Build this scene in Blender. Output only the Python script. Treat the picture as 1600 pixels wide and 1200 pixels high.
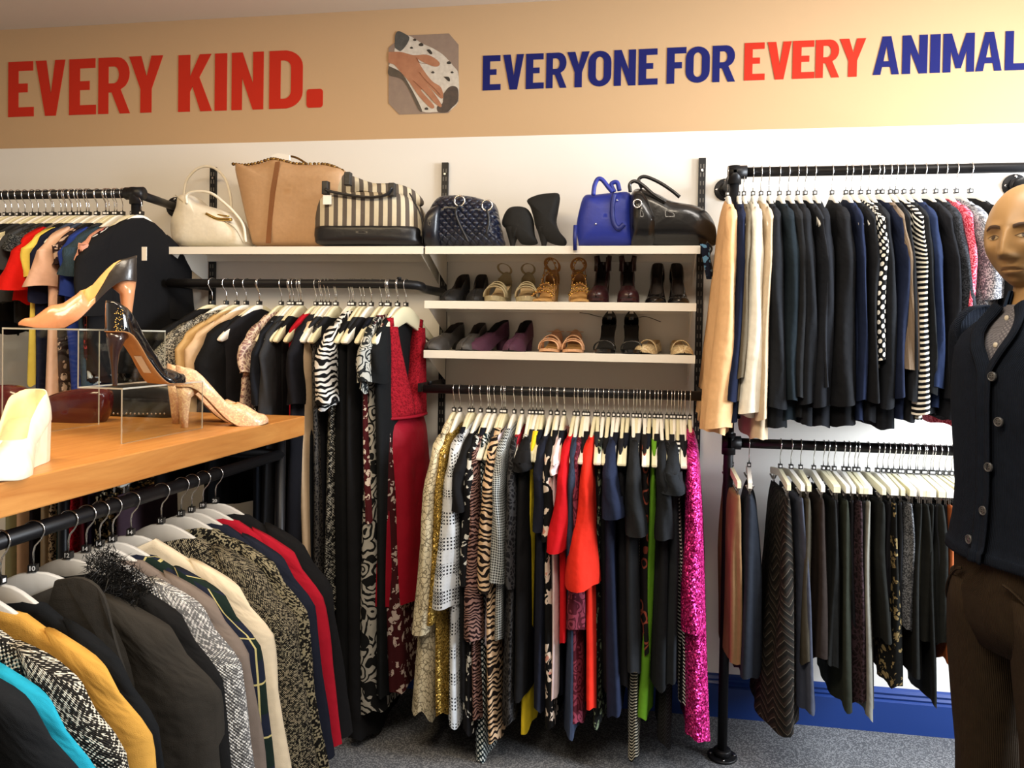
import bpy, bmesh, math, random
from mathutils import Vector, Matrix
PI = math.pi
rnd = random.Random(7)
for o in list(bpy.data.objects): bpy.data.objects.remove(o)
SC = bpy.context.scene
COL = SC.collection

# ------------------------------------------------------------------ camera
YAW, PITCH, ROLL = 0.155160774, 0.016424836, 0.016945929
FPX, PCX, PCY = 1176.72, 828.327, 548.093
CAM = Vector((0.811, -2.927, 1.42))
_f = Vector((-math.sin(YAW)*math.cos(PITCH), math.cos(YAW)*math.cos(PITCH), -math.sin(PITCH)))
_r = Vector((math.cos(YAW), math.sin(YAW), 0)); _u = _r.cross(_f)
CR = _r*math.cos(ROLL) + _u*math.sin(ROLL)
CU = -_r*math.sin(ROLL) + _u*math.cos(ROLL)
cam = bpy.data.objects.new('camera', bpy.data.cameras.new('camera'))
COL.objects.link(cam)
cam.matrix_world = Matrix(((CR.x, CU.x, -_f.x, CAM.x), (CR.y, CU.y, -_f.y, CAM.y), (CR.z, CU.z, -_f.z, CAM.z), (0, 0, 0, 1)))
cam.data.sensor_width = 36; cam.data.lens = FPX/1600*36
cam.data.shift_x = (800-PCX)/1600; cam.data.shift_y = (PCY-600)/1600
cam.data.clip_start = 0.05
SC.camera = cam

def ray(px, py):
    return CR*((px-PCX)/FPX) - CU*((py-PCY)/FPX) + _f
def at(px, py, Y):
    d = ray(px, py); return CAM + d*((Y-CAM.y)/d.y)
def az(px, py, z):
    d = ray(px, py); return CAM + d*((z-CAM.z)/d.z)
def ax(px, py, X):
    d = ray(px, py); return CAM + d*((X-CAM.x)/d.x)

# ------------------------------------------------------------------ light
W = bpy.data.worlds.new('world'); SC.world = W; W.use_nodes = True
bg = W.node_tree.nodes['Background']
bg.inputs[0].default_value = (1.0, 0.80, 0.62, 1); bg.inputs[1].default_value = 0.32
def area(name, loc, target, sx, sy, power, color):
    l = bpy.data.lights.new(name, 'AREA'); l.shape = 'RECTANGLE'; l.size = sx; l.size_y = sy
    l.energy = power; l.color = color
    o = bpy.data.objects.new(name, l); COL.objects.link(o); o.location = loc
    o.rotation_euler = (Vector(target)-Vector(loc)).to_track_quat('-Z', 'Y').to_euler()
    return o
area('ceiling_light_left', (-0.75, -1.75, 2.66), (-0.75, -1.55, 0), 1.1, 0.35, 30, (1.0, 0.76, 0.45))
area('ceiling_light_middle', (0.55, -2.1, 2.66), (0.55, -1.7, 0), 1.2, 0.35, 37, (1.0, 0.86, 0.68))
area('ceiling_light_right', (1.75, -1.3, 2.66), (1.75, -0.9, 0), 0.9, 0.35, 20, (1.0, 0.93, 0.86))
area('window_daylight', (3.75, -1.05, 1.85), (1.9, 0.0, 1.75), 1.2, 1.4, 300, (0.88, 0.94, 1.0))
SC.view_settings.view_transform = 'Standard'; SC.view_settings.look = 'None'
SC.view_settings.exposure = 0.0; SC.view_settings.gamma = 1; SC.view_settings.use_curve_mapping = False

# ------------------------------------------------------------------ materials
def lin(h):
    if not isinstance(h, str): return tuple(h)
    h = h.lstrip('#'); o = []
    for i in (0, 2, 4):
        c = int(h[i:i+2], 16)/255
        o.append(c/12.92 if c <= 0.04045 else ((c+0.055)/1.055)**2.4)
    return (*o, 1.0)
class G:
    def __init__(s, name):
        s.m = bpy.data.materials.new(name); s.m.use_nodes = True
        s.t = s.m.node_tree; s.n = s.t.nodes; s.b = s.n['Principled BSDF']
    def new(s, t, **k):
        n = s.n.new(t)
        for a, v in k.items(): setattr(n, a, v)
        return n
    def set(s, inp, v):
        if hasattr(v, 'is_linked') or isinstance(v, bpy.types.NodeSocket): s.t.links.new(v, inp)
        else: inp.default_value = v
    def math(s, op, a, b=0.0, c=0.0):
        n = s.new('ShaderNodeMath', operation=op)
        s.set(n.inputs[0], a); s.set(n.inputs[1], b)
        if op in ('MULTIPLY_ADD', 'COMPARE', 'WRAP'): s.set(n.inputs[2], c)
        return n.outputs[0]
    def mix(s, f, a, b):
        n = s.new('ShaderNodeMix', data_type='RGBA'); s.set(n.inputs[0], f); s.set(n.inputs[6], a); s.set(n.inputs[7], b)
        return n.outputs[2]
    def uv(s):
        return s.new('ShaderNodeTexCoord').outputs['UV']
    def obj(s):
        return s.new('ShaderNodeTexCoord').outputs['Object']
    def sep(s, v):
        n = s.new('ShaderNodeSeparateXYZ'); s.set(n.inputs[0], v); return n.outputs
    def mapv(s, v, sc, loc=(0, 0, 0), rot=(0, 0, 0)):
        n = s.new('ShaderNodeMapping'); s.set(n.inputs[0], v); n.inputs[1].default_value = loc; n.inputs[2].default_value = rot; n.inputs[3].default_value = sc
        return n.outputs[0]
    def noise(s, v, sc, det=2, rough=.5, dist=0):
        n = s.new('ShaderNodeTexNoise'); s.set(n.inputs['Vector'], v); n.inputs['Scale'].default_value = sc
        n.inputs['Detail'].default_value = det; n.inputs['Roughness'].default_value = rough; n.inputs['Distortion'].default_value = dist
        return n.outputs
    def voro(s, v, sc, feat='F1', rand=1.0):
        n = s.new('ShaderNodeTexVoronoi', feature=feat); s.set(n.inputs['Vector'], v); n.inputs['Scale'].default_value = sc
        n.inputs['Randomness'].default_value = rand
        return n.outputs
    def warp(s, v, sc, amt):
        no = s.noise(v, sc, 2)[1]
        a = s.new('ShaderNodeVectorMath', operation='SUBTRACT'); s.set(a.inputs[0], no); a.inputs[1].default_value = (.5, .5, .5)
        b = s.new('ShaderNodeVectorMath', operation='SCALE'); s.set(b.inputs[0], a.outputs[0]); b.inputs[3].default_value = amt
        c = s.new('ShaderNodeVectorMath', operation='ADD'); s.set(c.inputs[0], v); s.set(c.inputs[1], b.outputs[0])
        return c.outputs[0]
    def bump(s, h, st=.3, dist=.002):
        n = s.new('ShaderNodeBump'); s.set(n.inputs['Height'], h); n.inputs['Strength'].default_value = st; n.inputs['Distance'].default_value = dist
        s.set(s.b.inputs['Normal'], n.outputs[0])
    def fin(s, colr=None, rough=None, metal=None, spec=None):
        if colr is not None: s.set(s.b.inputs['Base Color'], colr)
        if rough is not None: s.set(s.b.inputs['Roughness'], rough)
        if metal is not None: s.set(s.b.inputs['Metallic'], metal)
        if spec is not None: s.b.inputs['Specular IOR Level'].default_value = spec
        return s.m
_mc = {}
def simple(name, c, rough=.5, metal=0.0, spec=.5, coat=0.0, bumpsc=0, bst=.2):
    k = ('s', name, str(c), rough, metal, spec, coat, bumpsc)
    if k in _mc: return _mc[k]
    g = G(name); m = g.fin(lin(c), rough, metal, spec)
    if coat: g.b.inputs['Coat Weight'].default_value = coat; g.b.inputs['Coat Roughness'].default_value = .05
    if bumpsc: g.bump(g.noise(g.obj(), bumpsc, 3)[0], bst, .003)
    _mc[k] = m; return m

def cloth(kind='plain', c1='#17181c', c2='#e8e4da', c3=None, s=1.0, rough=.9, spec=.12):
    k = (kind, c1, c2, c3, s, rough, spec)
    if k in _mc: return _mc[k]
    g = G('cloth_'+kind); A, B = lin(c1), lin(c2); Cc = lin(c3) if c3 else B
    uv = g.uv(); x, y, _ = g.sep(uv)
    wr = g.noise(uv, 9, 3)[0]                         # soft wrinkles
    fine = g.noise(uv, 420, 2)[0]
    hgt = g.math('ADD', g.math('MULTIPLY', wr, 1.6), g.math('MULTIPLY', fine, .06))
    col = None; metal = 0.0; rg = rough; bst, bd = .55, .012
    def fr(v, sc): return g.math('FRACT', g.math('MULTIPLY', v, sc))
    def st(v, sc, d=.5): return g.math('LESS_THAN', fr(v, sc), d)
    if kind == 'plain':
        n = g.noise(uv, 60, 4)[0]
        col = g.mix(g.math('MULTIPLY', n, .5), A, tuple(min(1, v*1.35+.001) for v in A[:3])+(1,))
    elif kind == 'stripe':
        col = g.mix(st(g.warp_y(uv) if False else y, 62*s, .42), A, B)
    elif kind == 'vstripe':
        col = g.mix(st(x, 60*s, .5), A, B)
    elif kind == 'polka':
        v = g.voro(g.mapv(uv, (1, 1, 1), rot=(0, 0, .785)), 52*s, 'F1', 0.0)[0]
        col = g.mix(g.math('LESS_THAN', v, .34), A, B)
    elif kind == 'glen':
        f1 = g.math('MULTIPLY', st(x, 95*s), st(y, 95*s))
        f2 = g.math('LESS_THAN', fr(g.math('ADD', x, y), 150*s), .45)
        big = g.math('MAXIMUM', st(x, 13*s, .5), st(y, 13*s, .5))
        both = g.math('MULTIPLY', st(x, 13*s, .5), st(y, 13*s, .5))
        m1 = g.math('MULTIPLY', g.math('MAXIMUM', f1, g.math('MULTIPLY', f2, both)), g.math('ADD', g.math('MULTIPLY', big, .95), .05))
        col = g.mix(m1, A, B)
    elif kind == 'hound':
        a, b = st(x, 80*s), st(y, 80*s)
        d = g.math('LESS_THAN', fr(g.math('ADD', x, y), 160*s), .5)
        an = g.math('MULTIPLY', a, b); xo = g.math('ABSOLUTE', g.math('SUBTRACT', a, b))
        col = g.mix(g.math('MAXIMUM', an, g.math('MULTIPLY', xo, d)), A, B)
    elif kind == 'gingham':
        a, b = st(x, 95*s), st(y, 95*s)
        col = g.mix(g.math('MULTIPLY', g.math('ADD', a, b), .5), A, B)
    elif kind == 'zebra':
        w = g.warp(uv, 14*s, .085/s)
        f = g.math('SINE', g.math('MULTIPLY', g.sep(w)[1], 330*s))
        col = g.mix(g.math('GREATER_THAN', f, .0), A, B)
    elif kind == 'leopard':
        v = g.voro(g.warp(uv, 60*s, .012/s), 75*s)[0]
        ring = g.math('MULTIPLY', g.math('GREATER_THAN', v, .22), g.math('LESS_THAN', v, .52))
        n = g.math('GREATER_THAN', g.noise(uv, 70*s, 1)[0], .43)
        col = g.mix(g.math('MULTIPLY', ring, n), A, B)
    elif kind == 'floral':
        w = g.warp(uv, 26*s, .05/s)
        v = g.voro(w, 26*s)[0]
        n = g.noise(w, 34*s, 2, .6)[0]
        m1 = g.math('MULTIPLY', g.math('LESS_THAN', v, .42), g.math('GREATER_THAN', n, .47))
        m2 = g.math('MULTIPLY', g.math('LESS_THAN', v, .17), 1.0)
        col = g.mix(m2, g.mix(m1, A, B), Cc)
    elif kind == 'paisley':
        w = g.warp(uv, 7*s, .10/s)
        f = g.math('SINE', g.math('MULTIPLY', g.voro(w, 11*s)[0], 26))
        n = g.noise(w, 60*s, 1)[0]
        big = g.math('GREATER_THAN', g.noise(uv, 9*s, 1)[0], .44)
        col = g.mix(g.math('MULTIPLY', big, g.math('GREATER_THAN', g.math('ADD', f, g.math('MULTIPLY', n, .9)), .15)), A, B)
    elif kind == 'snake':
        w = g.warp(uv, 30*s, .03/s)
        e = g.voro(w, 34*s, 'DISTANCE_TO_EDGE')[0]
        n = g.noise(uv, 12*s, 3)[0]
        m1 = g.math('LESS_THAN', e, g.math('MULTIPLY', n, .13))
        base = g.mix(g.noise(uv, 20*s, 4)[0], A, Cc)
        col = g.mix(g.math('MULTIPLY', m1, .85), base, B)
    elif kind == 'sequin':
        vo = g.voro(uv, 260*s); r = g.sep(vo[1])[0]
        col = g.mix(g.math('POWER', r, 2.5), A, B)
        metal = .55; rg = g.math('ADD', g.math('MULTIPLY', r, .35), .12)
        sp = g.new('ShaderNodeVectorMath', operation='SUBTRACT'); g.set(sp.inputs[0], vo[1]); sp.inputs[1].default_value = (.5, .5, .5)
        sc = g.new('ShaderNodeVectorMath', operation='SCALE'); g.set(sc.inputs[0], sp.outputs[0]); sc.inputs[3].default_value = 1.1
        ad = g.new('ShaderNodeVectorMath', operation='ADD'); g.set(ad.inputs[0], sc.outputs[0]); g.set(ad.inputs[1], g.new('ShaderNodeNewGeometry').outputs['Normal'])
        no = g.new('ShaderNodeVectorMath', operation='NORMALIZE'); g.set(no.inputs[0], ad.outputs[0])
        g.set(g.b.inputs['Normal'], no.outputs[0])
    elif kind == 'tweed':
        a = g.sep(g.voro(uv, 330*s, rand=.6)[1])[0]
        n = g.noise(uv, 26*s, 2)[0]
        m1 = g.math('GREATER_THAN', g.math('ADD', a, g.math('MULTIPLY', n, .7)), .92)
        col = g.mix(m1, A, B); hgt = g.math('ADD', hgt, g.math('MULTIPLY', a, .35))
    elif kind == 'boucle':
        a = g.sep(g.voro(uv, 190*s, rand=.35)[1])[0]
        wv = g.math('MULTIPLY', g.math('SINE', g.math('MULTIPLY', x, 900*s)), g.math('SINE', g.math('MULTIPLY', y, 900*s)))
        m1 = g.math('GREATER_THAN', g.math('ADD', g.math('MULTIPLY', wv, .5), a), .70)
        col = g.mix(m1, A, B); hgt = g.math('ADD', hgt, g.math('MULTIPLY', wv, .3))
    elif kind == 'fur':
        v = g.noise(g.mapv(uv, (260*s, 30*s, 1)), 1, 3)[0]
        col = g.mix(g.math('GREATER_THAN', v, .5), A, B); hgt = g.math('MULTIPLY', v, 2.5); bst = .8
    elif kind == 'chevron':
        z = g.math('ABSOLUTE', g.math('SUBTRACT', fr(x, 9*s), .5))
        f = g.math('FRACT', g.math('ADD', g.math('MULTIPLY', y, 26*s), g.math('MULTIPLY', z, 2.6)))
        ln = g.math('LESS_THAN', f, .10)
        base = g.mix(g.math('LESS_THAN', f, .5), A, Cc)
        col = g.mix(g.math('MULTIPLY', ln, g.noise(uv, 200, 1)[0]), base, B)
    elif kind == 'tartan':
        l1 = g.math('MAXIMUM', st(x, 11*s, .05), st(y, 8*s, .035))
        dk = g.math('MAXIMUM', st(x, 11*s, .45), st(y, 8*s, .45))
        col = g.mix(l1, g.mix(dk, A, Cc), B)
    elif kind == 'swirl':
        w = g.warp(uv, 9*s, .05/s); v = g.voro(w, 13*s)[0]
        f = g.math('ABSOLUTE', g.math('SUBTRACT', v, .36))
        col = g.mix(g.math('LESS_THAN', f, .05), A, B)
    elif kind == 'lace':
        v = g.voro(g.warp(uv, 40*s, .02), 60*s, 'DISTANCE_TO_EDGE')[0]
        col = g.mix(g.math('LESS_THAN', v, .12), A, B); hgt = g.math('ADD', hgt, g.math('MULTIPLY', v, .5))
    elif kind == 'crinkle':
        v = g.noise(g.mapv(uv, (190*s, 5, 1)), 1, 3)[0]
        col = g.mix(v, A, B); hgt = g.math('MULTIPLY', v, 1.5)
    elif kind == 'rib':
        v = g.math('SINE', g.math('MULTIPLY', x, 1500*s))
        col = g.mix(g.math('MULTIPLY', g.noise(uv, 50, 3)[0], .8), A, B); hgt = g.math('ADD', hgt, g.math('MULTIPLY', v, .15))
    if kind != 'sequin': g.bump(hgt, bst, bd)
    m = g.fin(col, rg, metal, spec)
    _mc[k] = m; return m

# ------------------------------------------------------------------ mesh builder
class MB:
    def __init__(s): s.v = []; s.f = []; s.uv = []; s.mi = []
    def vert(s, p): s.v.append(tuple(p)); return len(s.v)-1
    def face(s, idx, uvs=None, mi=0):
        s.f.append(tuple(idx)); s.uv.append(uvs or [(s.v[i][0]+s.v[i][1], s.v[i][2]) for i in idx]); s.mi.append(mi)
    def loft(s, rings, closed=True, cap0=False, cap1=False, mi=0, micol=None):
        n = len(rings[0]); base = []; V0 = 0.0
        ids = [[s.vert(p) for p in r] for r in rings]
        # arc-length uv
        us = []
        for r in rings:
            u = [0.0]
            for j in range(1, n+1): u.append(u[-1]+(Vector(r[j % n])-Vector(r[j-1])).length)
            h = u[-1]/2; us.append([a-h*0 for a in u])
        vs = [0.0]
        for i in range(1, len(rings)):
            d = sum((Vector(rings[i][j])-Vector(rings[i-1][j])).length for j in range(0, n, max(1, n//6)))/len(range(0, n, max(1, n//6)))
            vs.append(vs[-1]-d)
        m = n if closed else n-1
        for i in range(len(rings)-1):
            for j in range(m):
                a, b = ids[i][j], ids[i][(j+1) % n]; c, d = ids[i+1][(j+1) % n], ids[i+1][j]
                k = micol(i, j) if micol else mi
                if k is None: continue
                s.face((a, d, c, b), [(us[i][j], vs[i]), (us[i+1][j], vs[i+1]), (us[i+1][j+1], vs[i+1]), (us[i][j+1], vs[i])], k)
        for flag, r, rv in ((cap0, 0, False), (cap1, len(rings)-1, True)):
            if flag:
                c = s.vert([sum(p[k] for p in rings[r])/n for k in range(3)])
                for j in range(m):
                    t = (ids[r][j], ids[r][(j+1) % n], c)
                    s.face(t[::-1] if rv else t, None, micol(max(0, r-1), j) if micol else mi)
        return ids
    def box(s, x0, x1, y0, y1, z0, z1, mi=0):
        p = [s.vert((x, y, z)) for z in (z0, z1) for y in (y0, y1) for x in (x0, x1)]
        for q in ((0, 2, 3, 1), (4, 5, 7, 6), (0, 1, 5, 4), (2, 6, 7, 3), (0, 4, 6, 2), (1, 3, 7, 5)): s.face([p[k] for k in q], None, mi)
    def tube(s, pts, r, n=8, caps=True, mi=0, flat=1.0, up=None):
        pts = [Vector(p) for p in pts]; rings = []
        t = (pts[1]-pts[0]).normalized(); a = Vector(up) if up else (Vector((0, 0, 1)) if abs(t.z) < .9 else Vector((1, 0, 0)))
        nrm = (a-t*a.dot(t)).normalized()
        for i, p in enumerate(pts):
            t = (pts[min(i+1, len(pts)-1)]-pts[max(i-1, 0)]).normalized()
            nrm = (nrm-t*nrm.dot(t)).normalized(); b = t.cross(nrm)
            rr = r[min(len(r)-1, i)] if isinstance(r, (list, tuple)) else r
            rings.append([p+nrm*(math.cos(2*PI*k/n)*rr*flat)+b*(math.sin(2*PI*k/n)*rr) for k in range(n)])
        s.loft(rings, True, caps, caps, mi)
    def poly(s, pts, off, mi=0):
        """closed planar polygon (list of 3d points) extruded by vector off"""
        off = Vector(off); a = [s.vert(p) for p in pts]; b = [s.vert(Vector(p)+off) for p in pts]; n = len(pts)
        s.face(a, None, mi); s.face(b[::-1], None, mi)
        for i in range(n): s.face((a[i], b[i], b[(i+1) % n], a[(i+1) % n]), None, mi)
    def disc(s, c, axis, r, t, n=20, mi=0, r2=None):
        c = Vector(c); axis = Vector(axis).normalized(); a = axis.orthogonal().normalized(); b = axis.cross(a)
        def ring(rr, h): return [c+axis*h+a*(math.cos(2*PI*k/n)*rr)+b*(math.sin(2*PI*k/n)*rr) for k in range(n)]
        r2 = r if r2 is None else r2
        s.loft([ring(r, 0), ring((r+r2)/2 if r2 != r else r, t*.8), ring(r2*.93, t)], True, True, True, mi)
    def mesh(s, name, mats, smooth=True):
        me = bpy.data.meshes.new(name); me.from_pydata(s.v, [], s.f)
        uvl = me.uv_layers.new(name='UVMap'); k = 0
        for fu in s.uv:
            for u in fu: uvl.data[k].uv = u; k += 1
        if not isinstance(mats, (list, tuple)): mats = [mats]
        for m in mats: me.materials.append(m)
        for p, m in zip(me.polygons, s.mi): p.material_index = m; p.use_smooth = smooth
        bm = bmesh.new(); bm.from_mesh(me); bmesh.ops.recalc_face_normals(bm, faces=bm.faces); bm.to_mesh(me); bm.free()
        me.update(); return me
    def build(s, name, mats, parent=None, smooth=True, sub=0, bevel=0, label=None, autos=None):
        me = s.mesh(name, mats, smooth); o = bpy.data.objects.new(name, me); COL.objects.link(o)
        if parent: o.parent = parent
        if bevel:
            m = o.modifiers.new('b', 'BEVEL'); m.width = bevel; m.segments = 2; m.limit_method = 'ANGLE'
        if sub:
            m = o.modifiers.new('s', 'SUBSURF'); m.levels = sub; m.render_levels = sub
        if autos is not None:
            me.set_sharp_from_angle(angle=autos)
        if label: o['label'] = label
        return o
def thing(name, label, cat, loc=(0, 0, 0), rz=0, group=None):
    o = bpy.data.objects.new(name, None); COL.objects.link(o); o.empty_display_size = .05
    o.location = loc; o.rotation_euler = (0, 0, rz); o['label'] = label; o['category'] = cat
    if group: o['group'] = group
    return o
def tag(o, label, cat, group=None):
    o['label'] = label; o['category'] = cat
    if group: o['group'] = group
    return o
def struct(o): o['kind'] = 'structure'; return o
def clone(o, parent):
    c = o.copy(); COL.objects.link(c); c.parent = parent
    for ch in o.children: clone(ch, c)
    return c
def lerp(a, b, t): return a+(b-a)*t
def sm(t): t = max(0, min(1, t)); return t*t*(3-2*t)
def interp(tab, x):
    if x <= tab[0][0]: return tab[0][1]
    for (a, fa), (b, fb) in zip(tab, tab[1:]):
        if x <= b: return lerp(fa, fb, (x-a)/(b-a))
    return tab[-1][1]
def spl(pts, n=6):
    P = [Vector(p) for p in pts]; P = [P[0]*2-P[1]]+P+[P[-1]*2-P[-2]]; out = []
    for i in range(1, len(P)-2):
        for k in range(n):
            t = k/n; a, b, c, d = P[i-1:i+3]
            out.append(.5*((2*b)+(c-a)*t+(2*a-5*b+4*c-d)*t*t+(3*b-a-3*c+d)*t**3))
    out.append(P[-2]); return out

BLACKM = simple('black_steel', '#17171a', .42, .3, .4)
WHITEM = simple('white_enamel', '#ece9e0', .35, 0, .4)
CHROME = simple('chrome', '#d8d8d8', .18, 1.0)
GOLDM = simple('gold_metal', '#d9b566', .25, 1.0)

# ------------------------------------------------------------------ room
CEIL = 2.735; BAND = 2.215
g = G('painted_wall'); z = g.sep(g.obj())[2]
n = g.noise(g.obj(), 3, 4)[0]
base = g.mix(g.math('GREATER_THAN', z, BAND), lin('#e9e6e0'), lin('#c3a37d'))
g.bump(g.noise(g.obj(), 180, 3)[0], .08, .001)
wallm = g.fin(base, .8, 0, .2)
m = MB(); m.box(-3.2, 3.0, 0, .12, -.05, CEIL+.1); struct(m.build('wall_back', wallm, smooth=False))
m = MB(); m.box(-3.32, -3.2, -5, .12, -.05, CEIL+.1); struct(m.build('wall_left', wallm, smooth=False))
m = MB()   # right wall with a shop-window opening
m.box(3.0, 3.12, -5, -2.75, -.05, CEIL+.1); m.box(3.0, 3.12, -.35, .12, -.05, CEIL+.1)
m.box(3.0, 3.12, -2.75, -.35, -.05, .55); m.box(3.0, 3.12, -2.75, -.35, 2.42, CEIL+.1)
struct(m.build('wall_right', wallm, smooth=False))
m = MB()
for a, b, c, d in ((-2.75, -2.69, .55, 2.42), (-.41, -.35, .55, 2.42), (-2.69, -.41, .55, .61), (-2.69, -.41, 2.36, 2.42), (-1.58, -1.53, .61, 2.36)): m.box(3.03, 3.09, a, b, c, d)
struct(m.build('window_1', WHITEM, smooth=False))
g = G('ceiling_paint'); cm = g.fin(lin('#cfc0ae'), .9, 0, .1)
m = MB(); m.box(-3.2, 3.0, -5, 0, CEIL, CEIL+.1); struct(m.build('ceiling', cm, smooth=False))
g = G('carpet'); o_ = g.obj()
v = g.sep(g.voro(o_, 260)[1])[0]; n = g.noise(o_, 6, 3)[0]
c_ = g.mix(g.math('GREATER_THAN', v, .62), lin('#515256'), lin('#86878a'))
c_ = g.mix(g.math('MULTIPLY', n, .5), c_, lin('#5c5e62')); g.bump(v, .8, .004); carp = g.fin(c_, .95, 0, .1)
m = MB(); m.box(-3.2, 3.0, -5, 0, -.05, 0); struct(m.build('floor', carp, smooth=False))
bl = simple('navy_gloss_paint', '#1d3a7c', .32, 0, .5)
m = MB(); prof = [(0, 0), (-.022, 0), (-.022, .112), (-.014, .118), (-.018, .126), (-.012, .134), (-.016, .143), (-.008, .152), (0, .158)]
m.loft([[(x, y, z) for y, z in prof] for x in (-3.2, 3.0)], True, True, True)
struct(m.build('baseboard_back', bl, smooth=False))
m = MB(); m.loft([[(3.0+y, yy, z) for y, z in prof] for yy in (0, -5)], True, True, True)
struct(m.build('baseboard_right', bl, smooth=False))

# ------------------------------------------------------------------ lettering on the wall
def arcpts(cx, cy, rx, ry, a0, a1, n=8):
    return [(cx+rx*math.cos(math.radians(lerp(a0, a1, i/n))), cy+ry*math.sin(math.radians(lerp(a0, a1, i/n)))) for i in range(n+1)]
# glyphs in a unit box; each a list of (outline, hole or None)
S = .40
GL = {
 'E': [([(0, 0), (1, 0), (1, .17), (S, .17), (S, .44), (.76, .44), (.76, .6), (S, .6), (S, .83), (.97, .83), (.97, 1), (0, 1)], None)],
 'F': [([(0, 0), (S, 0), (S, .42), (.78, .42), (.78, .59), (S, .59), (S, .83), (1, .83), (1, 1), (0, 1)], None)],
 'L': [([(0, 0), (1, 0), (1, .17), (S, .17), (S, 1), (0, 1)], None)],
 'I': [([(0, 0), (1, 0), (1, 1), (0, 1)], None)],
 'V': [([(.33, 0), (.69, 0), (1, 1), (.66, 1), (.52, .4), (.36, 1), (0, 1)], None)],
 'Y': [([(.34, 0), (.67, 0), (.67, .42), (1, 1), (.66, 1), (.52, .64), (.36, 1), (0, 1), (.34, .42)], None)],
 'N': [([(0, 0), (.33, 0), (.33, .56), (.67, 0), (1, 0), (1, 1), (.67, 1), (.67, .46), (.34, 1), (0, 1)], None)],
 'M': [([(0, 0), (.25, 0), (.25, .55), (.41, .1), (.58, .1), (.75, .55), (.75, 0), (1, 0), (1, 1), (.73, 1), (.5, .42), (.27, 1), (0, 1)], None)],
 'K': [([(0, 0), (.35, 0), (.35, .35), (.42, .44), (.66, 0), (1, 0), (.62, .6), (.97, 1), (.63, 1), (.35, .62), (.35, 1), (0, 1)], None)],
 'A': [([(0, 0), (.29, 0), (.35, .2), (.66, .2), (.72, 0), (1, 0), (.68, 1), (.35, 1)], [(.4, .35), (.61, .35), (.51, .75)])],
 'R': [([(0, 0), (.32, 0), (.32, .38), (.42, .38), (.68, 0), (1, 0), (.7, .43)]+arcpts(.6, .71, .38, .29, -50, 90, 8)+[(0, 1)], [(.32, .54), (.5, .54)]+arcpts(.5, .69, .15, .15, -80, 80, 6)+[(.5, .84), (.32, .84)])],
 'D': [([(0, 0), (.5, 0)]+arcpts(.45, .28, .55, .28, -80, 0, 6)+arcpts(.45, .72, .55, .28, 0, 80, 6)+[(.5, 1), (0, 1)], [(.34, .17), (.45, .17)]+arcpts(.44, .3, .21, .13, -70, 0, 4)+arcpts(.44, .7, .21, .13, 0, 70, 4)+[(.45, .83), (.34, .83)])],
 'O': [(arcpts(.5, .32, .5, .32, 180, 360, 12)+arcpts(.5, .68, .5, .32, 0, 180, 12), arcpts(.5, .3, .17, .14, 180, 360, 8)+arcpts(.5, .7, .17, .14, 0, 180, 8))],
 '.': [(arcpts(.82, .18, .18, .18, -90, 0, 4)+arcpts(.82, .82, .18, .18, 0, 90, 4)+arcpts(.18, .82, .18, .18, 90, 180, 4)+arcpts(.18, .18, .18, .18, 180, 270, 4), None)],
}
def glyph_mesh(ch, x0, x1, z0, z1, mat, parent, name='letter'):
    cu = bpy.data.curves.new(name, 'CURVE'); cu.dimensions = '2D'; cu.fill_mode = 'BOTH'; cu.extrude = .0007
    for outl, hole in GL[ch]:
        for pl in (outl, hole):
            if not pl: continue
            sp = cu.splines.new('POLY'); sp.points.add(len(pl)-1); sp.use_cyclic_u = True
            for q, (a, b) in zip(sp.points, pl): q.co = (a*(x1-x0), b*(z1-z0), 0, 1)
    tmp = bpy.data.objects.new('tmp', cu); COL.objects.link(tmp)
    dg = bpy.context.evaluated_depsgraph_get(); me = bpy.data.meshes.new_from_object(tmp.evaluated_get(dg))
    bpy.data.objects.remove(tmp); me.transform(Matrix.Rotation(PI/2, 4, 'X')); me.materials.clear(); me.materials.append(mat)
    me.name = name; o = bpy.data.objects.new(name, me); COL.objects.link(o); o.parent = parent; o.location = (x0, 0, z0)
    return o
REDV = simple('red_vinyl', '#bf2d1a', .8, 0, .2); BLUV = simple('blue_vinyl', '#161b5e', .8, 0, .2)
def word(text, spans, ox, oy, k, ytop, ybot, mat, label):
    # spans: (left,right) in zoomed px; ytop/ybot: functions at left & right ends
    n = len(text); L0 = at(ox+spans[0][0]/k, oy+ybot[0]/k, 0); R0 = at(ox+spans[n-1][1]/k, oy+ybot[1]/k, 0)
    L1 = at(ox+spans[0][0]/k, oy+ytop[0]/k, 0); R1 = at(ox+spans[n-1][1]/k, oy+ytop[1]/k, 0)
    zb = (L0.z+R0.z)/2; zt = (L1.z+R1.z)/2
    t = thing('wall_lettering', label, 'lettering', (L0.x, -.0012, zb), group='large vinyl words on the wall')
    for i, (ch, (a, b)) in enumerate(zip(text, spans)):
        f = (i+.5)/n; ym = oy+lerp((ybot[0]+ytop[0])/2, (ybot[1]+ytop[1])/2, f)/k
        xa, xb = at(ox+a/k, ym, 0).x, at(ox+b/k, ym, 0).x
        if ch == '.': glyph_mesh(ch, xa-L0.x, xb-L0.x, 0, (zt-zb)*.32, mat, t, 'full_stop')
        else: glyph_mesh(ch, xa-L0.x, xb-L0.x, 0, zt-zb, mat, t)
word('EVERY', [(38, 152), (160, 292), (310, 430), (440, 582), (577, 728)], 0, 0, 2.857, (280, 245), (522, 502), REDV, 'large red word EVERY at the left, before the word KIND')
word('KIND.', [(797, 948), (960, 1014), (1035, 1177), (1203, 1352), (1370, 1443)], 0, 0, 2.857, (242, 224), (498, 482), REDV, 'large red word KIND with its full stop')
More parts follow.
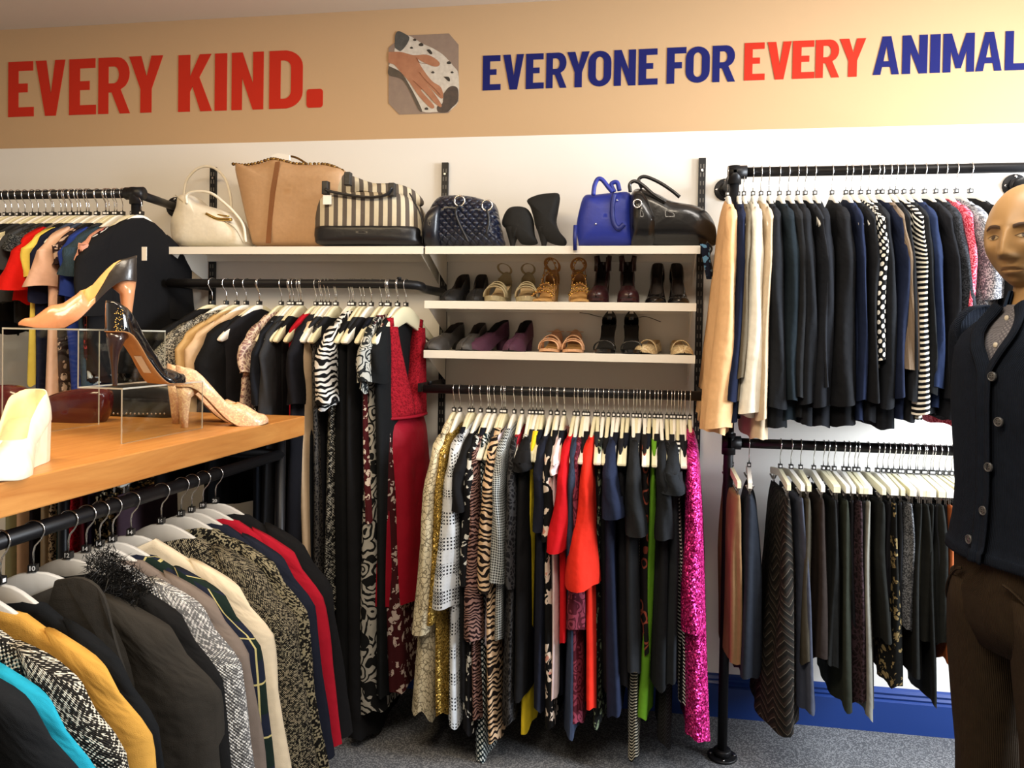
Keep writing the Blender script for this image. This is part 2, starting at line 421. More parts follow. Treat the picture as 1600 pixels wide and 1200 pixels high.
word('EVERYONE', [(53, 155), (168, 285), (298, 400), (413, 530), (532, 658), (652, 783), (798, 922), (938, 1047)], 740, 20, 3.636, (243, 205), (442, 408), BLUV, 'blue word EVERYONE right of the dog picture')
word('FOR', [(1098, 1208), (1205, 1342), (1357, 1487)], 740, 20, 3.636, (198, 185), (403, 392), BLUV, 'short blue word FOR on the wall')
word('EVERY', [(80, 192), (205, 335), (342, 462), (467, 597), (597, 740)], 1140, 20, 3.478, (168, 136), (370, 345), REDV, 'smaller red word EVERY between two blue words')
word('ANIMAL', [(780, 922), (938, 1075), (1090, 1145), (1160, 1330), (1337, 1480), (1497, 1612)], 1140, 20, 3.478, (130, 98), (339, 310), BLUV, 'blue word ANIMAL at the right end of the wall')

# dog picture (flat vinyl)
pic = thing('wall_picture', 'eight sided vinyl picture of a hand stroking a dog, on the wall', 'picture', at(662, 178, 0)+Vector((0, -.0005, 0)))
def flat(name, pts, c, layer, rough=.55, label=None):
    m = MB(); b = pic.location
    P = []
    for a, bb in pts:
        q = at(560+a/6, 20+bb/6, 0); P.append((q.x-b.x, -.0006*layer, q.z-b.z))
    m.poly(P, (0, -.0005, 0)); return m.build(name, c, pic, smooth=False)
def pc(a, b, sc=9): 
    g = G('printed_vinyl'); n = g.noise(g.obj(), sc*4, 4)[0]
    return g.fin(g.mix(n, lin(a), lin(b)), .5)
flat('backdrop', [(283, 330), (335, 285), (420, 215), (850, 195), (940, 300), (940, 830), (845, 940), (385, 955), (283, 850)], pc('#7d6a60', '#94806f'), 1)
S2 = lambda pts: [(p.x, p.y) for p in spl([(a, b, 0) for a, b in pts], 4)]
flat('dog_head', S2([(345, 300), (370, 240), (470, 215), (600, 290), (700, 335), (800, 400), (890, 500), (938, 580), (938, 820), (880, 900), (820, 935), (740, 930), (600, 925), (540, 800), (470, 700), (410, 620), (330, 590), (286, 580), (286, 500), (330, 420), (345, 300)]), pc('#a79e92', '#dcd5c8', 14), 2)
flat('dog_ear', S2([(345, 330), (345, 220), (375, 175), (440, 200), (480, 235), (455, 300), (400, 360), (365, 345), (345, 330)]), pc('#2a2b2c', '#5a5b58', 10), 3)
flat('dog_eye', S2([(640, 350), (670, 345), (695, 380), (680, 392), (655, 370), (640, 350)]), simple('dark_print', '#2b2622', .5), 3)
flat('dog_muzzle', S2([(800, 760), (850, 700), (900, 690), (936, 720), (934, 830), (880, 890), (830, 935), (750, 930), (740, 880), (790, 850), (800, 760)]), pc('#241f22', '#57473c', 12), 3)
for q_ in ((590, 300, 22), (530, 255, 16), (850, 470, 20), (700, 560, 15), (880, 560, 14), (640, 900, 18), (500, 330, 14)):
    flat('dog_spot', S2([(q_[0]+q_[2]*math.cos(a)*(1+.3*math.sin(3*a)), q_[1]+q_[2]*.7*math.sin(a)) for a in [2*PI*k/8 for k in range(9)]]), simple('dark_print', '#2b2622', .5), 3)
flat('dog_spot', S2([(800, 600), (850, 605), (860, 640), (840, 640), (800, 600)]), simple('dark_print', '#2b2622', .5), 3)
flat('dog_shadow', S2([(286, 500), (400, 560), (480, 680), (560, 830), (600, 925), (560, 900), (470, 710), (400, 620), (286, 585), (286, 500)]), pc('#3a332c', '#5d5145', 12), 3)
SK = pc('#8a5238', '#b98462', 6)
flat('hand', S2([(286, 370), (400, 370), (520, 400), (640, 395), (720, 430), (765, 475), (745, 505), (690, 500), (600, 460), (560, 440), (600, 520), (690, 640), (775, 700), (798, 790), (770, 800), (690, 720), (640, 670), (700, 740), (780, 860), (765, 885), (700, 830), (610, 730), (590, 730), (640, 790), (710, 870), (700, 900), (650, 870), (560, 770), (480, 650), (400, 560), (340, 490), (286, 465), (286, 370)]), SK, 4)
FL = simple('print_skin_shade', '#8a4f36', .6)
for pts in ([(575, 560), (640, 640), (720, 715), (770, 770)], [(520, 640), (590, 705), (660, 780), (720, 850)], [(550, 425), (580, 470), (640, 480)]):
    m = MB(); b = pic.location; q = [at(560+a/6, 20+c/6, 0)-Vector(b) for a, c in pts]
    m.tube(spl([(p.x, -.0034, p.z) for p in q], 4), .0016, 6, flat=.3); m.build('finger_outline', FL, pic)
# ------------------------------------------------------------------ shelving
zt_up = at(697, 255, 0).z
def upright(X, z0, z1, label):
    m = MB(); m.box(-.013, .013, -.014, -.0005, 0, z1-z0)
    k = 0.03
    while k < z1-z0-.03:
        m.box(-.0075, -.0035, -.0146, -.0138, k, k+.016, 1); m.box(.0035, .0075, -.0146, -.0138, k, k+.016, 1); k += .032
    m.box(-.004, .004, -.0155, -.0138, z1-z0-.05, z1-z0-.042, 2)
    o = m.build('slotted_upright', [BLACKM, simple('slot_grey', '#6a665f', .7), CHROME], smooth=False); o.location = (X, 0, z0)  # slots are a lighter grey than the black strip
    tag(o, label, 'shelf upright', 'slotted uprights of the shelving')
upright(-1.0, .35, at(335, 262, 0).z, 'black slotted upright behind the white handbag')
upright(0.0, .25, zt_up, 'black slotted upright rising behind the navy quilted bag')
upright(1.0, .25, at(1098, 248, 0).z, 'black slotted upright rising behind the black patent bag')
def shelf(name, x0, x1, z, d, label, br0=True, br1=True, bh=.09):
    t = thing(name, label, 'shelf', ((x0+x1)/2, 0, z), group='white metal wall shelves'); w = (x1-x0)/2-.002
    m = MB(); m.box(-w, w, -d, -.016, -.004, 0); m.box(-w, w, -.024, -.016, -.03, -.004); m.build('shelf_panel', WHITEM, t, smooth=False)
    m = MB(); m.box(-w, w, -d-.002, -d+.002, -.028, .0005); m.build('front_lip', WHITEM, t, smooth=False, bevel=.001)
    for f, x in ((br0, -w+.012), (br1, w-.014)):
        if f:
            m = MB(); m.poly([(x, -.018, -.005), (x, -d+.006, -.005), (x, -d+.006, -.024), (x, -.1, -bh), (x, -.018, -bh-.03)], (.002, 0, 0)); m.build('bracket', WHITEM, t, smooth=False)
    return t
Z1 = at(880, 384.5, -.27).z; Z2 = at(880, 472, -.27).z; Z3 = at(880, 551.5, -.27).z
shelf('wall_shelf', -1.03, -.003, Z1, .27, 'long white shelf carrying the white, tan and striped bags', True, True)
shelf('wall_shelf', .0, .985, Z1, .27, 'white top shelf carrying the navy bag, boots, blue and black bags')
shelf('wall_shelf', .0, .975, Z2, .27, 'white shoe shelf with sandals and high heels, directly below the bags')
shelf('wall_shelf', .0, .975, Z3, .27, 'lowest white shoe shelf with loafers, purple shoes and strappy heels')

# ------------------------------------------------------------------ pipes and rails
RP = .0165
def flange(t, c, axis, r=.042):
    m = MB(); m.disc(c, axis, r, .008); m.disc(Vector(c)+Vector(axis)*.008, axis, r*.6, .02)
    ax_ = Vector(axis); a = ax_.orthogonal().normalized(); b = ax_.cross(a)
    fl = m.build('flange', BLACKM, t)
    m = MB()
    for k in range(4):
        an = PI/4+k*PI/2; m.disc(Vector(c)+ax_*.008+a*math.cos(an)*r*.78+b*math.sin(an)*r*.78, axis, .005, .003, 8)
    m.build('screw', CHROME, fl)
def pipe(t, pts, name='rail', r=RP): m = MB(); m.tube(pts, r, 14); return m.build(name, BLACKM, t)
def joint(t, c, dirs, r=.023):
    m = MB()
    for d in dirs: m.tube([Vector(c)-Vector(d)*.02, Vector(c)+Vector(d)*.04], r, 14)
    return m.build('pipe_fitting', BLACKM, t)
RY = -.30
RA = dict(Y=-.40, Z=1.930); RB = dict(Y=RY, Z=1.608); RC = dict(Y=RY, Z=1.233); RD = dict(Y=RY, Z=1.992); RE = dict(Y=RY, Z=1.078)
FX, FZ = -.362, 1.03
# A
t = thing('clothes_rail', 'black pipe rail at the upper left with a post to the floor', 'clothes rail', (-1.065, -.4, 0))
def L(t, *p): b = t.location; return [Vector(q)-b for q in p]
pipe(t, L(t, (-3.1, -.4, 1.93), (-1.065, -.4, 1.93))); pipe(t, L(t, (-1.065, -.4, .02), (-1.065, -.4, 1.93)), 'post')
pipe(t, L(t, (-1.065, -.4, 1.93), (-1.175, 0, 1.95)), 'wall_arm'); joint(t, L(t, (-1.065, -.4, 1.93))[0], ((-1, 0, 0), (0, 0, -1)))
m = MB(); m.tube(L(t, (-1.085, -.4, 1.93), (-1.035, -.4, 1.93)), .024, 14); m.build('pipe_fitting', BLACKM, t)
flange(t, L(t, (-1.175, 0, 1.95))[0], (0, -1, 0)); flange(t, L(t, (-1.065, -.4, .001))[0], (0, 0, 1), .05)
pipe(t, L(t, (-3.1, -.4, 1.0), (-1.065, -.4, 1.0)), 'lower_rail')
# B
t = thing('clothes_rail', 'black dress rail under the shelf of white, tan and striped bags', 'clothes rail', (-.5, RY, RB['Z']))
pipe(t, L(t, *spl([(-1.0, RY, RB['Z']), (-.6, RY, RB['Z']), (-.07, RY, RB['Z']), (-.02, -.2, RB['Z']-.01), (0, -.05, RB['Z']-.012), (0, -.016, RB['Z']-.012)], 4)))
pipe(t, L(t, (-1.0, RY, RB['Z']), (-1.0, -.016, RB['Z'])), 'wall_arm', .012)
m = MB(); m.disc(L(t, (-.085, RY, RB['Z']+.016))[0], (0, 0, 1), .008, .01); m.build('clamp_screw', BLACKM, t)
# C
t = thing('clothes_rail', 'black rail under the lowest shoe shelf, crowded with hangers', 'clothes rail', (.5, RY, RC['Z']))
pipe(t, L(t, (.015, RY, RC['Z']), (1.0, RY, RC['Z'])))
for x in (0.0, 1.0):
    m = MB(); m.box(x-.5-.006, x-.5+.006, -.01, .284, -.012, .018); m.build('wall_arm', BLACKM, t, smooth=False)
m = MB(); m.disc(L(t, (.035, RY, RC['Z']+.014))[0], (0, 0, 1), .008, .014); m.build('clamp_screw', BLACKM, t)
# D and E
PX = 1.088
t = thing('clothes_rail', 'black double pipe rail at the right with post and round floor foot', 'clothes rail', (PX, RY, 0))
pipe(t, L(t, (PX, RY, RD['Z']), (2.95, RY, RD['Z'])), 'upper_rail'); pipe(t, L(t, (PX, RY, RE['Z']), (2.95, RY, RE['Z'])), 'lower_rail')
pipe(t, L(t, (PX, RY, .01), (PX, RY, RD['Z'])), 'post')
pipe(t, L(t, (PX, RY, RD['Z']), (PX, 0, RD['Z'])), 'wall_arm'); pipe(t, L(t, (2.09, RY, RD['Z']), (2.09, 0, RD['Z'])), 'wall_arm')
joint(t, L(t, (PX, RY, RD['Z']))[0], ((0, 0, -1), (1, 0, 0))); joint(t, L(t, (PX, RY, RE['Z']))[0], ((1, 0, 0), (0, 0, -1), (0, 0, .8)))
flange(t, L(t, (PX, 0, RD['Z']))[0], (0, -1, 0)); flange(t, L(t, (2.09, 0, RD['Z']))[0], (0, -1, 0)); flange(t, L(t, (PX, RY, .001))[0], (0, 0, 1), .05)

# ------------------------------------------------------------------ counter
TZ = 1.15
t = thing('display_counter', 'wooden display counter on black pipes carrying shoes, coat rail below', 'counter', (-.8, -1.5, 0))
g = G('oak'); o_ = g.obj()
n1 = g.noise(g.mapv(o_, (9, 1.1, 9)), 3, 5, .6, 1.2)[0]; n2 = g.noise(g.mapv(o_, (60, 2, 60)), 2, 3)[0]
c_ = g.mix(g.math('MULTIPLY', g.math('SUBTRACT', n1, .3), 2.0), lin('#b9783a'), lin('#d79b55')); c_ = g.mix(g.math('MULTIPLY', n2, .35), c_, lin('#8a5526'))
g.bump(n2, .05, .002); oak = g.fin(c_, .38, 0, .4)
m = MB(); m.box(-.45, .49, -.75, .925, 1.086, TZ); m.build('tabletop', oak, t, smooth=False, bevel=.003)
for x in (.438, -.35):
    for y in (.86, -.68): pipe(t, [(x, y, 0.005), (x, y, 1.085)], 'post')
    pipe(t, [(x, .86, FZ), (x, -.68, FZ)], 'coat_rail')
for y in (.86, -.68): pipe(t, [(.438, y, FZ), (-.35, y, FZ)], 'cross_pipe')
pipe(t, [(.438, .86, .35), (-.35, .86, .35)], 'cross_pipe')

# ------------------------------------------------------------------ hangers
IVORY = simple('ivory_plastic', '#ded8b8', .38, 0, .4); IVORY2 = simple('white_plastic', '#eeebe2', .35, 0, .4); DIMH = simple('dim_white_plastic', '#c9c7c2', .32, 0, .4)  # grey-white one: same pale plastic with dimmer light put into its colour
TAGM = simple('black_size_cube', '#0f0f10', .4)
OUT = [(0, 0), (.025, -.003), (.05, -.013), (.08, -.032), (.12, -.059), (.17, -.089), (.21, -.118)]
INN = [(.219, -.128), (.214, -.138), (.198, -.137), (.15, -.115), (.09, -.09), (.045, -.073), (0, -.058)]
NK = -.080
def zout(y): return NK+interp(OUT, abs(y))
_hm = {}
def hanger_meshes(mat):
    if mat.name in _hm: return _hm[mat.name]
    m = MB(); half = OUT+INN
    # strip mesh: outer and inner samples paired by y
    rings = []
    ys = [-.217, -.208, -.19, -.165, -.14, -.115, -.09, -.065, -.045, -.025, 0, .025, .045, .065, .09, .115, .14, .165, .19, .208, .217]
    inn = [(y, z) for y, z in INN[::-1]]; 
    for y in ys:
        zo = interp(OUT, abs(y)) if abs(y) < .21 else -.118-(abs(y)-.21)*1.2; zi = interp([(0, -.058), (.045, -.073), (.09, -.09), (.15, -.115), (.198, -.137), (.212, -.139), (.219, -.132)], abs(y))
        th = .0058+.002*sm((abs(y)-.12)/.08); c = .0025
        rings.append([(-th, y, zo-c), (-th+c, y, zo), (th-c, y, zo), (th, y, zo-c), (th, y, zi+c), (th-c, y, zi), (-th+c, y, zi), (-th, y, zi+c)])
    m.loft(rings, True, True, True); a = m.mesh('hanger_body', mat); a.transform(Matrix.Translation((0, 0, NK))); a.set_sharp_from_angle(angle=.9)
    m = MB(); R = RP+.0028
    P = [(0, R*math.cos(an)+0, R*math.sin(an)) for an in [math.radians(x) for x in range(-15, 196, 15)]]
    P += [(0, -.013, -.018), (0, -.003, -.030), (0, 0, -.042), (0, 0, NK+.004)]
    m.tube(P, .0017, 6); b = m.mesh('hook', CHROME)
    m = MB(); m.box(-.0065, .0065, -.0075, .0075, -.0065, .0075); c = m.mesh('size_cube', TAGM, False); c.transform(Matrix.Translation((0, 0, NK+.007)))
    m = MB(); m.box(-.0068, -.0064, -.004, .004, -.003, .004); m.box(-.0035, .0035, -.0079, -.0076, -.003, .004); d = m.mesh('size_mark', simple('tag_white', '#e9e9e9', .6), False); d.transform(Matrix.Translation((0, 0, NK+.007)))
    _hm[mat.name] = (a, b, c, d); return _hm[mat.name]
def mobj(name, me, parent, loc=(0, 0, 0)):
    o = bpy.data.objects.new(name, me); COL.objects.link(o); o.parent = parent; o.location = loc; return o
_dig = {}
def digits(txt, mat):
    if txt in _dig: return _dig[txt]
    cu = bpy.data.curves.new('digits', 'FONT'); cu.body = txt; cu.size = .0125; cu.align_x = 'CENTER'; cu.align_y = 'CENTER'; cu.extrude = .0002; cu.offset = .0003
    tmp = bpy.data.objects.new('tmp', cu); COL.objects.link(tmp)
    me = bpy.data.meshes.new_from_object(tmp.evaluated_get(bpy.context.evaluated_depsgraph_get())); bpy.data.objects.remove(tmp)
    # face local -X : text plane XY -> YZ
    me.transform(Matrix(((0, 0, -1, 0), (-1, 0, 0, 0), (0, 1, 0, 0), (0, 0, 0, 1)))); me.materials.clear(); me.materials.append(mat)
    _dig[txt] = me; return me
def hanger(loc, rz, mat, label, group, tilt=0, size=None, kind='flat'):
    t = thing('clip_hanger' if kind == 'clip' else 'coat_hanger', label, 'hanger', loc, rz, group)
    t.rotation_euler.x = tilt
    if kind == 'clip': a, b, c, d = clip_meshes(mat)
    else: a, b, c, d = hanger_meshes(mat)
    mobj('hanger_body', a, t); mobj('hook', b, t); cu = mobj('size_cube', c, t)
    if size:
        mobj('size_number', digits(size, simple('tag_white', '#e9e9e9', .6)), cu, (-.0068, 0, NK+.0075))
    else: mobj('size_mark', d, cu)
    if kind == 'clip':
        for s in (-1, 1): mobj('clip', _clip[0], t, (0, s*.125, 0))
    return t
_clip = []
def clip_meshes(mat):
    k = 'clip'+mat.name
    if k in _hm: return _hm[k]
    _, b, c, d = hanger_meshes(mat)
    m = MB(); rings = []
    for y in [-.165, -.155, -.1, -.04, 0, .04, .1, .155, .165]:
        h = .012 if abs(y) < .16 else .009; z = NK-.014-.02*abs(y)/.165
        rings.append([(-.006, y, z-h), (.006, y, z-h), (.006, y, z+h), (-.006, y, z+h)])
    m.loft(rings, True, True, True); a = m.mesh('hanger_body', mat, False)
    m = MB()
    z0 = NK-.03
    m.tube([(0, 0, z0), (0, 0, z0-.02)], .0015, 6)
    for s in (-1, 1):
        m.box(s*.002-.0007, s*.002+.0007, -.013, .013, z0-.05, z0-.016)
        m.tube([(s*.002, 0, z0-.028), (s*.010, 0, z0-.014), (s*.012, 0, z0-.010)], .0035, 6, flat=1)
        m.tube([(s*.003, -.012, z0-.045), (s*.003, .012, z0-.045)], .003, 6)
    _clip.append(m.mesh('clip', CHROME, False)); _hm[k] = (a, b, c, d); return _hm[k]

# ------------------------------------------------------------------ garments
def body_mesh(L, hw, th, hem_hw, hem_th, nw=.07, nd=.02, fold=.006, slope=None, waist=None, dx=0, front_extra=0, seed=0, hem_wave=.008, nlev=18, na=36, kf=5, vneck=None):
    r = random.Random(seed); ph = [r.uniform(0, 6.28) for _ in range(6)]; rings = []
    def ztop(y):
        z = zout(y)+.005 if slope is None else NK-.07-slope*abs(y)
        if nw and abs(y) < nw: z -= nd*(1-(abs(y)/nw)**2)
        if abs(y) > .205 and slope is None: z = zout(.205)+.005-(abs(y)-.205)*2
        return z
    for i in range(nlev+1):
        v = i/nlev; v = v**1.35
        w = lerp(hw, hem_hw, sm(v))
        if waist: w -= waist*math.exp(-((v-.42)/.16)**2)
        b = lerp(th, hem_th, v)*(1-math.exp(-v*22))+.0095*math.exp(-v*22)
        ring = []
        for j in range(na):
            a = 2*PI*j/na; ca, sa = math.cos(a), math.sin(a)
            y = w*math.copysign(abs(ca)**.8, ca)
            fo = fold*min(1, v*2.2)*(math.sin(kf*a+ph[0]+v*1.5)+.6*math.sin((kf+3)*a+ph[1]-v*2))
            x = math.copysign(abs(sa)**.75, sa)*b
            x += fo*.7*(abs(sa)**.5)*math.copysign(1, sa if sa else 1) if abs(sa) > .05 else 0
            y += fo*.9*ca
            zt_ = ztop(y if v > 0 else w*math.copysign(abs(ca)**.8, ca))
            drop = v*(L+NK)
            z = (1-v)**1.6*(zt_-NK)+NK-drop+ (hem_wave*math.sin(3*a+ph[2])+hem_wave*.6*math.sin(7*a+ph[3]))*v**3
            x += dx*v**1.2+.004*math.sin(4*v+ph[4])*min(1, v*3)
            ring.append((x, y, z))
        rings.append(ring)
    m = MB(); ids = m.loft(rings, True, False, False, micol=lambda i, j: 0)
    # shoulder cap: join the two sides except across the neck
    n = na; r0 = ids[0]
    for j in range(0, n//2):
        a, b, c, d = r0[j], r0[(j+1) % n], r0[(n-j-1) % n], r0[(n-j) % n]
        ym = (m.v[a][1]+m.v[b][1])/2
        if nw and abs(ym) < nw*.9: continue
        m.face([q for k, q in enumerate((a, b, c, d)) if q not in (a, b, c, d)[:k]])
    # inner hem lip
    last = rings[-1]; cx = sum(p[0] for p in last)/na
    m.loft([last, [(cx+(x-cx)*.82, y*.97, z+.012) for x, y, z in last], [(cx+(x-cx)*.6, y*.95, z+.10) for x, y, z in last]], True, False, False)
    return m
def sleeve_mesh(side, hw, L, ry, rx, ry1, rx1, dx=0, out=.018, seed=0, lean=0.0, n=14, na=18):
    """hanging sleeve; side=-1 front"""
    r = random.Random(seed); p0 = r.uniform(0, 6.28); p1 = r.uniform(0, 6.28); rings = []
    z0 = zout(.19)+.004
    for i in range(n+1):
        v = i/n
        k = sm(v*5)
        yc = side*(min(hw, .24)-.052+k*(out+.012)+lean*v); zc = z0+.012-.03*k*(1-v)-L*v
        a = lerp(ry*.75, ry, k); a = lerp(a, ry1, sm((v-.15)/.85)); b = lerp(rx*.62, rx, k); b = lerp(b, rx1, sm((v-.2)/.8))
        tilt = (1-sm(v*3.2))*.62
        ring = []
        for j in range(na):
            an = 2*PI*j/na; wv = 1+.10*math.sin(3*an+p0+v*5)*v+.05*math.sin(5*an+p1+v*9)
            y = math.cos(an)*a*wv; x = math.sin(an)*b*wv
            ring.append((x+dx*v+.003*math.sin(6*v+p0), yc+y, zc-side*y*tilt+.004*math.sin(2*an+p1)*v))
        rings.append(ring)
    m = MB(); m.loft(rings, True, True, False)
    last = rings[-1]; cx = sum(p[0] for p in last)/na; cy = sum(p[1] for p in last)/na
    m.loft([last, [(cx+(x-cx)*.86, cy+(y-cy)*.86, z+.006) for x, y, z in last], [(cx+(x-cx)*.7, cy+(y-cy)*.7, z+.06) for x, y, z in last]], True, False, True)
    return m
def collar_mesh(th, h=.04, w=.062, stand=False):
    m = MB(); rings = []
    prof = [(-.01, 0), (-.002, .8), (.004, 1.0), (.010, .85), (.016, .1), (.020, -.35)] if not stand else [(-.002, -.2), (0, .9), (.006, 1.0), (.010, -.2)]
    for off, zz in prof:
        ring = []
        for j in range(24):
            a = 2*PI*j/24
            fr = math.cos(a)   # +y = back (toward wall)
            ring.append((math.sin(a)*(th+off), math.cos(a)*(w+off), NK-.094+zz*h*(1+.1*abs(fr))))
        rings.append(ring)
    m.loft(rings, True, False, False); return m
TAGW = simple('paper_tag', '#f1eee6', .7)
def garment(name, cat, label, group, loc, rz=0, L=.6, mat=None, hw=.19, th=.02, hem=None, hth=None, sleeve=None, collar=None, kind='flat', hang=None, tilt=0, size=None, slope=None, hmat=None, seed=None, hgroup=None, dx=0, ptag=False, smat=None, **kw):
    """garment on its own hanger; loc = rail centre above the hanger"""
    seed = seed if seed is not None else rnd.randrange(99999)
    hem = hem or hw; hth = hth or th*1.3
    t = thing(name, label, cat, (loc[0], loc[1], loc[2]-L), rz, group); t.rotation_euler.x = 0
    m = body_mesh(L, hw, th, hem, hth, slope=slope, seed=seed, dx=dx, **kw); b = m.build('body', mat, t); b.location = (0, 0, L)
    if sleeve:
        sl = dict(L=.5, ry=.055, rx=th*.8, ry1=.05, rx1=None, dx=0, lean=0); sl.update(sleeve)
        if sl['rx1'] is None: sl['rx1'] = sl['rx']
        for s in (-1, 1):
            d = dict(sl); d['seed'] = seed+s
            m = sleeve_mesh(s, hw=hw, **d); o = m.build('sleeve', smat or mat, t); o.location = (0, 0, L)
    if collar is not None:
        o = collar_mesh(*collar[1:]).build('collar', collar[0], t); o.location = (0, 0, L)
    if ptag:
        m = MB(); m.box(-.012, .012, -.001, .001, -.05, 0); o = m.build('price_tag', TAGW, t, smooth=False); o.location = (th+.012, -hw*.1, L+NK-.12)
    if hang is not False:
        hanger(loc, rz, hmat or IVORY, hang, hgroup, 0, size, kind)
    return t

def _hwfix(it):
    if it.get('sl') and 'hw' not in it: it['hw'] = .236
    return it
def rail_items(rail, items, yref, railtxt, group, hgroup, hcol='cream', depth=.255, hmats=(IVORY, IVORY2), fillz=None):
    """items: dicts. xt,xb,yb in photo pixels at the near end of the garment; wt,wb widths in pixels"""
    for k, it in enumerate(items):
        it = _hwfix(dict(it))
        d_ = it.get('hw', .19)+(.03 if it.get('sl') else 0)
        Yf = rail['Y']-d_
        p = at(it['xt'], it.get('yt', yref), Yf); q = at(it.get('xb', it['xt']), it['yb'], Yf)
        px = 1/((Yf-CAM.y)/ray(it['xt'], yref).y)*FPX       # pixels per metre there
        L = rail['Z']-q.z; th = it['wt']/px/2; hth = it.get('wb', it['wt'])/px/2
        kw = dict(it.get('kw', {}))
        sl = it.get('sl')
        if sl:
            s = at(it['xt']+sl.get('dx', 0), sl['y'], Yf); z0 = rail['Z']+zout(.19)
            hwv = it.get('hw', .19)
            kw['sleeve'] = dict(L=z0-s.z, ry=sl.get('ry', .052), rx=sl.get('w', it['wt'])/px/2, ry1=sl.get('ry1', .05), rx1=sl.get('w1', sl.get('w', it['wt']))/px/2, dx=s.x-p.x, lean=sl.get('lean', 0.0))
        desc = it['t']; lab = it.get('label') or (desc+' '+railtxt)
        garment(it.get('n', 'dress'), it.get('c', 'dress'), lab, it.get('g', group), (p.x-(it.get('tx', 0)/px), rail['Y'], rail['Z']),
                it.get('rz', rnd.uniform(-.05, .05)), L, it['m'], it.get('hw', .19), th, it.get('hem', it.get('hw', .19)), hth, hang=it.get('hl') or ('%s hanger holding the %s' % (hcol, desc)),
                hmat=hmats[k % len(hmats)], hgroup=it.get('hg', hgroup), dx=q.x-p.x, kind=it.get('kind', 'flat'), slope=it.get('slope'), ptag=it.get('ptag', False), collar=it.get('col'), smat=it.get('sm'), **kw)
def I(xt, yb, wt, m, t, n='dress', c='dress', **k):
    d = dict(xt=xt, yb=yb, wt=wt, m=m, t=t, n=n, c=c); d.update(k); return d
BK = cloth('plain', '#141416'); BK2 = cloth('plain', '#1b1b1f'); NV = cloth('plain', '#1a2036'); DG = cloth('plain', '#24262a'); CH = cloth('plain', '#2c2d30')
DKN = cloth('plain', '#12151f'); OLV = cloth('plain', '#2a2a22'); MAR = cloth('plain', '#4a1822')
K10 = dict(nw=.125, nd=.04)
